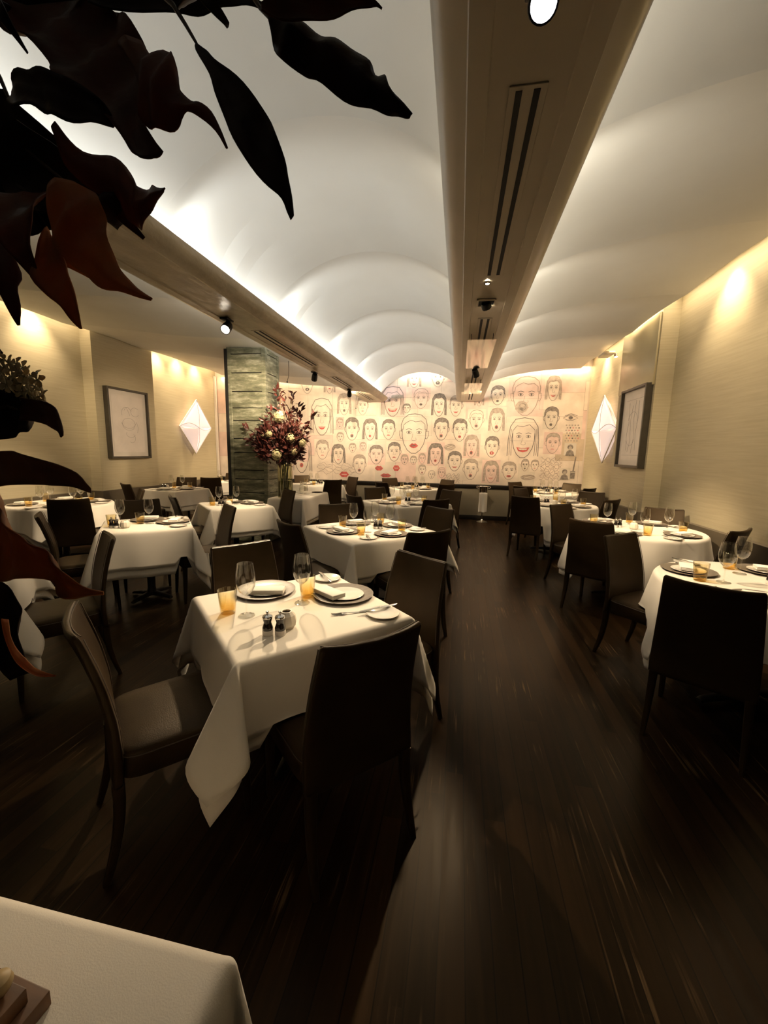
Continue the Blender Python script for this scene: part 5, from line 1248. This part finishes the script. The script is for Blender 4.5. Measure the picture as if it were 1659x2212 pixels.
# service table things
t = empty('water_pitcher', (-2.63, 6.62, ZT), 'clear glass water pitcher on the service table beside the vase', 'pitcher')
b = MB(); b.lathe([(0, 0), (.055, 0), (.062, .006), (.078, .06), (.076, .11), (.058, .165), (.056, .19), (.062, .215), (.059, .216), (.053, .19), (.055, .166), (.072, .11), (.074, .06), (.056, .012), (0, .011)], 32); b.obj('pitcher_body', M['glass'], t)
b = MB(); b.tube([(.058, 0, .195), (.095, 0, .20), (.118, 0, .17), (.115, 0, .12), (.09, 0, .085), (.076, 0, .08)], .0065, 8); b.obj('handle', M['glass'], t)
t = empty('napkin_stack', (-2.80, 6.78, ZT), 'tall stack of folded white napkins on the service table', 'napkins')
for k in range(9):
    b = MB(); b.box((rf_.uniform(-.003, .003), rf_.uniform(-.003, .003), .009 + .0165 * k), (.15, .20, .0155), rz=rf_.uniform(-.03, .03), bev=.006, seg=3); b.obj('folded_napkin', M['napkin'], t)
t = empty('serving_tray', (-2.47, 6.86, ZT), 'small dark oval tray with crumpled items at the end of the service table', 'tray')
b = MB(); b.lathe([(0, 0), (.085, 0), (.10, .012), (.103, .016), (.098, .016), (.083, .005), (0, .005)], 32); b.obj('tray_dish', M['tray'], t)
b = MB(); b.box((0, .02, .012), (.10, .05, .012), bev=.004); b.obj('folded_cloth', M['tray'], t)

# ------------------------------------------------------------------ wine bucket on a stand against the back panel
t = empty('wine_bucket_stand', (.535, 9.08, 0), 'steel wine bucket on a slender stand against the grey panelling', 'wine bucket stand')
b = MB(); b.lathe([(0, 0), (.125, 0), (.13, .006), (.11, .016), (.04, .035), (.016, .06), (0, .06)], 32); b.obj('stand_base', M['chrome'], t)
b = MB(); b.tube([(0, 0, .05), (0, 0, .56)], .012, 12); b.obj('stand_stem', M['chrome'], t)
b = MB(); b.lathe([(0, .555), (.07, .555), (.085, .562), (.105, .77), (.112, .785), (.108, .79), (.100, .77), (.080, .572), (0, .568)], 32); b.obj('bucket', M['steel'], t)
for s in (-1, 1):
    b = MB(); b.tube([(s * .102, 0, .74), (s * .135, 0, .75), (s * .150, 0, .765), (s * .138, 0, .785), (s * .108, 0, .780)], .008, 8); b.obj('handle', M['chrome'], t)
b = MB()
P = []
for i in range(15):
    zz = .64 - .42 * i / 14
    P.append([(.535 - .088 + .176 * k / 10, 9.08 - .108 - .012 * math.sin(k * 1.1 + .3) * (.4 + i / 14) + (.010 * i / 14), zz + .006 * math.sin(k * .9) * (i / 14)) for k in range(11)])
P.insert(0, [(.535 - .080 + .160 * k / 10, 9.08 - .100 + .0 * k, .655) for k in range(11)])
b.grid(P); o = solid(b.obj('hanging_napkin', M['napkin']), .004, 0); props(o, 'white napkin hanging down the front of the steel wine bucket', 'napkin')

# ------------------------------------------------------------------ near side table: box, vase and branches
t = empty('wooden_box', (-.592, .300, .7502), 'small dark reddish wooden box with a pale round knob at the bottom left corner', 'box', None, R(-4))
b = MB(); b.box((0, 0, .012), (.155, .128, .024), bev=.002); b.obj('box_base', M['box_wood'], t)
b = MB(); b.box((-.004, -.006, .036), (.135, .106, .024), bev=.002); lid = b.obj('box_lid', M['box_wood'], t)
b = MB(); b.lathe([(0, .048), (.007, .048), (.008, .051), (.013, .055), (.0155, .062), (.013, .070), (.006, .074), (0, .075)], 20, (.037, .033, 0)); b.obj('knob', M['knob_wood'], lid)

t = empty('planter', (-1.06, .10, .7502), 'dark ceramic pot of dry magnolia branches at the left', 'pot')
b = MB(); b.lathe([(0, 0), (.09, 0), (.10, .01), (.12, .12), (.11, .25), (.09, .30), (.082, .30), (.10, .25), (.108, .12), (.09, .02), (0, .015)], 32); b.obj('pot_body', M['planter'], t)
t = empty('magnolia_branches', (-1.06, .10, .78), 'dark dry magnolia branches with brown leaves hanging close at upper left', 'branches')
O = Vector((-1.06, .10, .78))
def branch(pts, r0, r1, n='branch'):
    b = MB(); k = len(pts)
    b.tube([tuple(Vector(p) - O) for p in pts], [r0 + (r1 - r0) * i / (k - 1) for i in range(k)], 8); b.obj(n, M['stem'], t)
trunks = [[(-1.06, .10, .80), (-1.06, .11, 1.05), (-.95, .2, 1.45), (-.78, .33, 1.85), STEMS[3][0]],
          [(-1.05, .11, .80), (-1.04, .12, 1.05), (-.86, .25, 1.4), STEMS[4][0]],
          [(-1.07, .09, .80), (-1.05, .11, 1.06), (-.85, .26, 1.32), STEMS[6][0]],
          [(-1.06, .11, .80), (-1.03, .13, 1.06), (-.84, .27, 1.28), STEMS[5][0]],
          [(-1.05, .09, .80), (-1.02, .12, 1.05), (-.86, .24, 1.20), STEMS[7][0]]]
for tr in trunks: branch(tr, .008, .005)
for s in STEMS: branch(s, .0035 if len(s) < 5 else .005, .0018 if len(s) < 5 else .004, 'twig')
rl = random.Random(9)
for tone, rows in LEAVES:
    # smooth rows along the leaf, then across with a fold and a curl
    Lr = [Vector(r_[0]) for r_ in rows]; Rr = [Vector(r_[1]) for r_ in rows]
    def cat(A, n):
        out = []
        m = len(A)
        for i in range(m - 1):
            p0, p1, p2, p3 = A[max(0, i - 1)], A[i], A[i + 1], A[min(m - 1, i + 2)]
            for k in range(n):
                q = k / n
                out.append(.5 * ((2 * p1) + (p2 - p0) * q + (2 * p0 - 5 * p1 + 4 * p2 - p3) * q * q + (3 * p1 - p0 - 3 * p2 + p3) * q ** 3))
        out.append(A[-1]); return out
    Ls, Rs = cat(Lr, 3), cat(Rr, 3)
    ctr = (Ls[len(Ls) // 2] + Rs[len(Rs) // 2]) / 2
    nrm = (Ls[len(Ls) // 2] - Rs[len(Rs) // 2]).cross(Ls[-1] - Ls[0])
    view = Vector((0, 0, 1.5)) - ctr
    nrm.normalize()
    if nrm.dot(view) < 0: nrm = -nrm
    P = []
    n = len(Ls); cup = rl.choice([-.16, .12, .18, -.12]); curl = rl.uniform(-.02, .03)
    for i in range(n):
        row = []
        for k in range(9):
            q = k / 8; p = Ls[i].lerp(Rs[i], q); wd = (Ls[i] - Rs[i]).length
            dz = cup * wd * (4 * q * (1 - q)) + (.06 * wd * (1 - abs(2 * q - 1)) ** 3) + curl * math.sin(PI * i / (n - 1)) + .05 * wd * math.sin(i * .9 + q * 4)
            row.append(tuple(p + nrm * dz - O))
        P.append(row)
    b = MB(); b.grid(P); solid(b.obj('leaf', LEAFM[tone], t, angle=70), .0016, 0)
for i, p in enumerate(FLORETS):
    b = MB(); c = Vector(p) - O
    d = Vector((rl.uniform(-.6, .6), -1 + rl.uniform(-.3, .3), rl.uniform(-.2, .8))).normalized(); s = d.orthogonal().normalized(); u = d.cross(s)
    ro = rl.uniform(0, 2)
    for j in range(4):
        a = ro + j * PI / 2; e = s * math.cos(a) + u * math.sin(a); f = s * math.cos(a + PI / 2) + u * math.sin(a + PI / 2); w = .0058
        b.grid([[tuple(c - f * .001), tuple(c), tuple(c + f * .001)], [tuple(c + e * w + f * w * .7 + d * w * .5), tuple(c + e * w + d * w * .2), tuple(c + e * w - f * w * .7 + d * w * .5)], [tuple(c + e * w * 1.7 + f * w * .4 + d * w * .3), tuple(c + e * w * 1.9 + d * w * .2), tuple(c + e * w * 1.7 - f * w * .4 + d * w * .3)]])
    b.tube([tuple(c), tuple(c - d * .02 + Vector((-.02, .01, -.012)))], .001, 5)
    solid(b.obj('floret', M['floret'], t), .0008, 0)

# ------------------------------------------------------------------ lights the room has, and added rib spots
def area(name, loc, sx, sy, power, color, rot=(0, 0, 0), spread=180):
    l = bpy.data.lights.new(name, 'AREA'); l.shape = 'RECTANGLE'; l.size = sx; l.size_y = sy; l.energy = power; l.color = color; l.spread = R(spread)
    o = bpy.data.objects.new(name, l); COL.objects.link(o); o.location = loc; o.rotation_euler = rot
    return o
def spot(name, loc, aim, power, color, ang, blend=.6, size=.03):
    l = bpy.data.lights.new(name, 'SPOT'); l.energy = power; l.color = color; l.spot_size = R(ang); l.spot_blend = blend; l.shadow_soft_size = size
    o = bpy.data.objects.new(name, l); COL.objects.link(o); o.location = loc
    o.rotation_euler = (Vector(aim) - Vector(loc)).to_track_quat('-Z', 'Y').to_euler()
    return o
NEU, COOL, WARM, AMB = (1, .93, .80), (.93, .97, 1.0), (1, .765, .49), (1, .72, .42)
UP = R(180)
K = 1.0
# cove strips in the open tops of the soffits
for nm, x, pw, col, tilt in (('r', .335, 29, NEU, 38), ('v', -.02, 13, NEU, -22), ('l', -1.76, 27, (.95, .98, 1.0), 22), ('a', -2.12, 30, NEU, -38)):
    area('cove_light', (x, 5.15, 2.675), .05, 8.1, pw * .51 * K, col, (UP, R(tilt), 0))
    for k in range(6):  # added spots, one per bay, to bring out the ceiling ribs
        y = .88 + 1.47 * k
        spot('added_rib_spot', (x, y, 2.69), (x + (.55 if nm == 'l' else -.55 if nm == 'v' else .9 if nm == 'r' else -1.0), y + 1.15, 3.15), pw * (.31 if k == 0 else .48) * K, col, 120, .9, .03)
# wall washers in the slots between ceiling and walls
area('wall_wash', (2.47, 4.4, 3.50), .04, 3.0, 13 * K, WARM, (0, R(10), 0))
area('wall_wash', (2.47, 8.25, 3.50), .04, 2.0, 9 * K, AMB, (0, R(10), 0))
area('wall_wash', (2.39, 6.53, 3.45), .03, 1.1, 9 * K, WARM, (0, R(4), 0))
area('wall_wash', (-5.85, 4.2, 3.50), .04, 3.0, 13 * K, WARM, (0, R(-10), 0))
area('wall_wash', (-5.85, 8.2, 3.50), .04, 2.2, 11 * K, AMB, (0, R(-10), 0))
for y in (3.9, 4.9): spot('wall_wash', (2.43, y, 3.55), (2.62, y + .05, .9), 115 * K, WARM, 84, 1, .03)
for y in (7.5, 8.5): spot('wall_wash', (2.43, y, 3.55), (2.62, y, .9), 92 * K, WARM, 80, 1, .03)
for y in (3.7, 5.0): spot('wall_wash', (-5.81, y, 3.55), (-6.0, y, .9), 115 * K, WARM, 84, 1, .03)
for y in (7.4, 8.0, 8.6): spot('wall_wash', (-5.81, y, 3.55), (-6.0, y, .9), 92 * K, WARM, 80, 1, .03)
# picture lights from the soffits onto the pilasters
spot('picture_light', (.155, 4.6, 2.56), (2.42, 6.4, 1.8), 90 * K, WARM, 40, 1, .03)
spot('picture_light', (-1.94, 4.6, 2.56), (-5.8, 6.3, 1.8), 200 * K, WARM, 32, 1, .03)
# mural washers hidden above the end of the ceiling
area('mural_wash', (-4.1, 9.33, 3.22), 3.4, .03, 20 * K, AMB, (R(12), 0, 0))
area('mural_wash', (-.89, 9.33, 3.27), 1.0, .03, 7 * K, WARM, (R(12), 0, 0))
area('mural_wash', (1.45, 9.33, 3.32), 2.2, .03, 14 * K, AMB, (R(12), 0, 0))
for x, px, pw in ((-1.94, -2.8, 110), (-1.94, -1.4, 100), (.155, -.4, 100), (.155, 1.2, 110), (-1.94, -4.3, 120), (.155, 2.1, 80)):
    spot('mural_spot', (x, 7.6, 2.56), (px, 9.4, 1.85), pw * 1.15 * K, WARM, 84, .95, .03)
# downlights on the tables from the soffit spotlights
for src, aim, pw in (((-1.95, 3.9, 2.52), (-.80, 1.78, .75), 150), ((.14, 3.9, 2.54), (-.65, 1.82, .75), 140), ((.142, 1.13, 2.50), (-.76, 1.72, .75), 13), ((.14, 3.27, 2.54), (-.8, 3.8, .75), 100),
                     ((-1.94, 5.0, 2.56), (-.8, 3.9, .75), 95), ((-2.1, 5.75, 2.5), (-.8, 6.0, .75), 110), ((.15, 5.62, 2.5), (-.85, 6.05, .75), 85), ((-2.05, 7.4, 2.5), (-.9, 8.45, .75), 125),
                     ((-2.03, 3.39, 2.48), (-3.0, 3.45, .75), 140), ((-2.0, 4.4, 2.55), (-2.98, 5.0, .75), 100), ((-2.1, 5.75, 2.5), (-2.7, 6.4, .75), 120), ((-2.05, 7.4, 2.5), (-3.1, 8.6, .75), 90),
                     ((-2.03, 3.0, 2.55), (-3.2, 1.8, .75), 60), ((-2.1, 5.0, 2.5), (-5.1, 4.4, .75), 180), ((-2.1, 5.75, 2.5), (-5.1, 6.6, .75), 190), ((-2.05, 7.4, 2.5), (-5.3, 8.7, .75), 150),
                     ((.16, 2.9, 2.55), (1.84, 2.75, .75), 120), ((.15, 3.27, 2.54), (1.85, 4.6, .75), 170), ((.15, 5.62, 2.5), (1.55, 6.5, .75), 120), ((.15, 7.5, 2.5), (1.86, 8.5, .75), 120),
                     ((-2.1, 4.6, 2.55), (-3.2, 6.0, 2.3), 150), ((-2.05, 5.2, 2.55), (-2.75, 6.0, 1.6), 80), ((.15, 5.0, 2.55), (.5, 3.6, 0), 40), ((.15, 6.8, 2.55), (.4, 8.0, 0), 50)):
    spot('downlight', src, aim, pw * (2.05 if aim[1] > 1.9 else 1.75) * K, WARM, 36 if aim[2] == .75 else 44, .9, .035)

w = bpy.data.worlds.new('world'); sc.world = w; w.use_nodes = True
w.node_tree.nodes['Background'].inputs[0].default_value = (1, .8, .55, 1)
w.node_tree.nodes['Background'].inputs[1].default_value = .004

# ------------------------------------------------------------------ camera
cam = bpy.data.cameras.new('camera'); co = bpy.data.objects.new('camera', cam); COL.objects.link(co)
cam.sensor_fit = 'VERTICAL'; cam.sensor_height = 36; cam.sensor_width = 27; cam.lens = 876 / 2212 * 36
cam.clip_start = .02
m3 = Matrix(((0.983033, -0.045169, 0.17778), (0.182473, 0.142047, -0.972896), (0.018691, 0.988829, 0.147879)))
co.matrix_world = Matrix.Translation((0, 0, 1.5)) @ m3.to_4x4()
sc.camera = co
sc.view_settings.view_transform = 'Standard'; sc.view_settings.look = 'None'; sc.view_settings.gamma = 1.0
sc.view_settings.use_curve_mapping = False
sc.view_settings.exposure = 0.45
cy = sc.cycles
cy.max_bounces = 10; cy.transmission_bounces = 10; cy.diffuse_bounces = 4; cy.glossy_bounces = 4
cy.sample_clamp_indirect = 4.0; cy.caustics_refractive = False; cy.caustics_reflective = False
cy.use_denoising = True
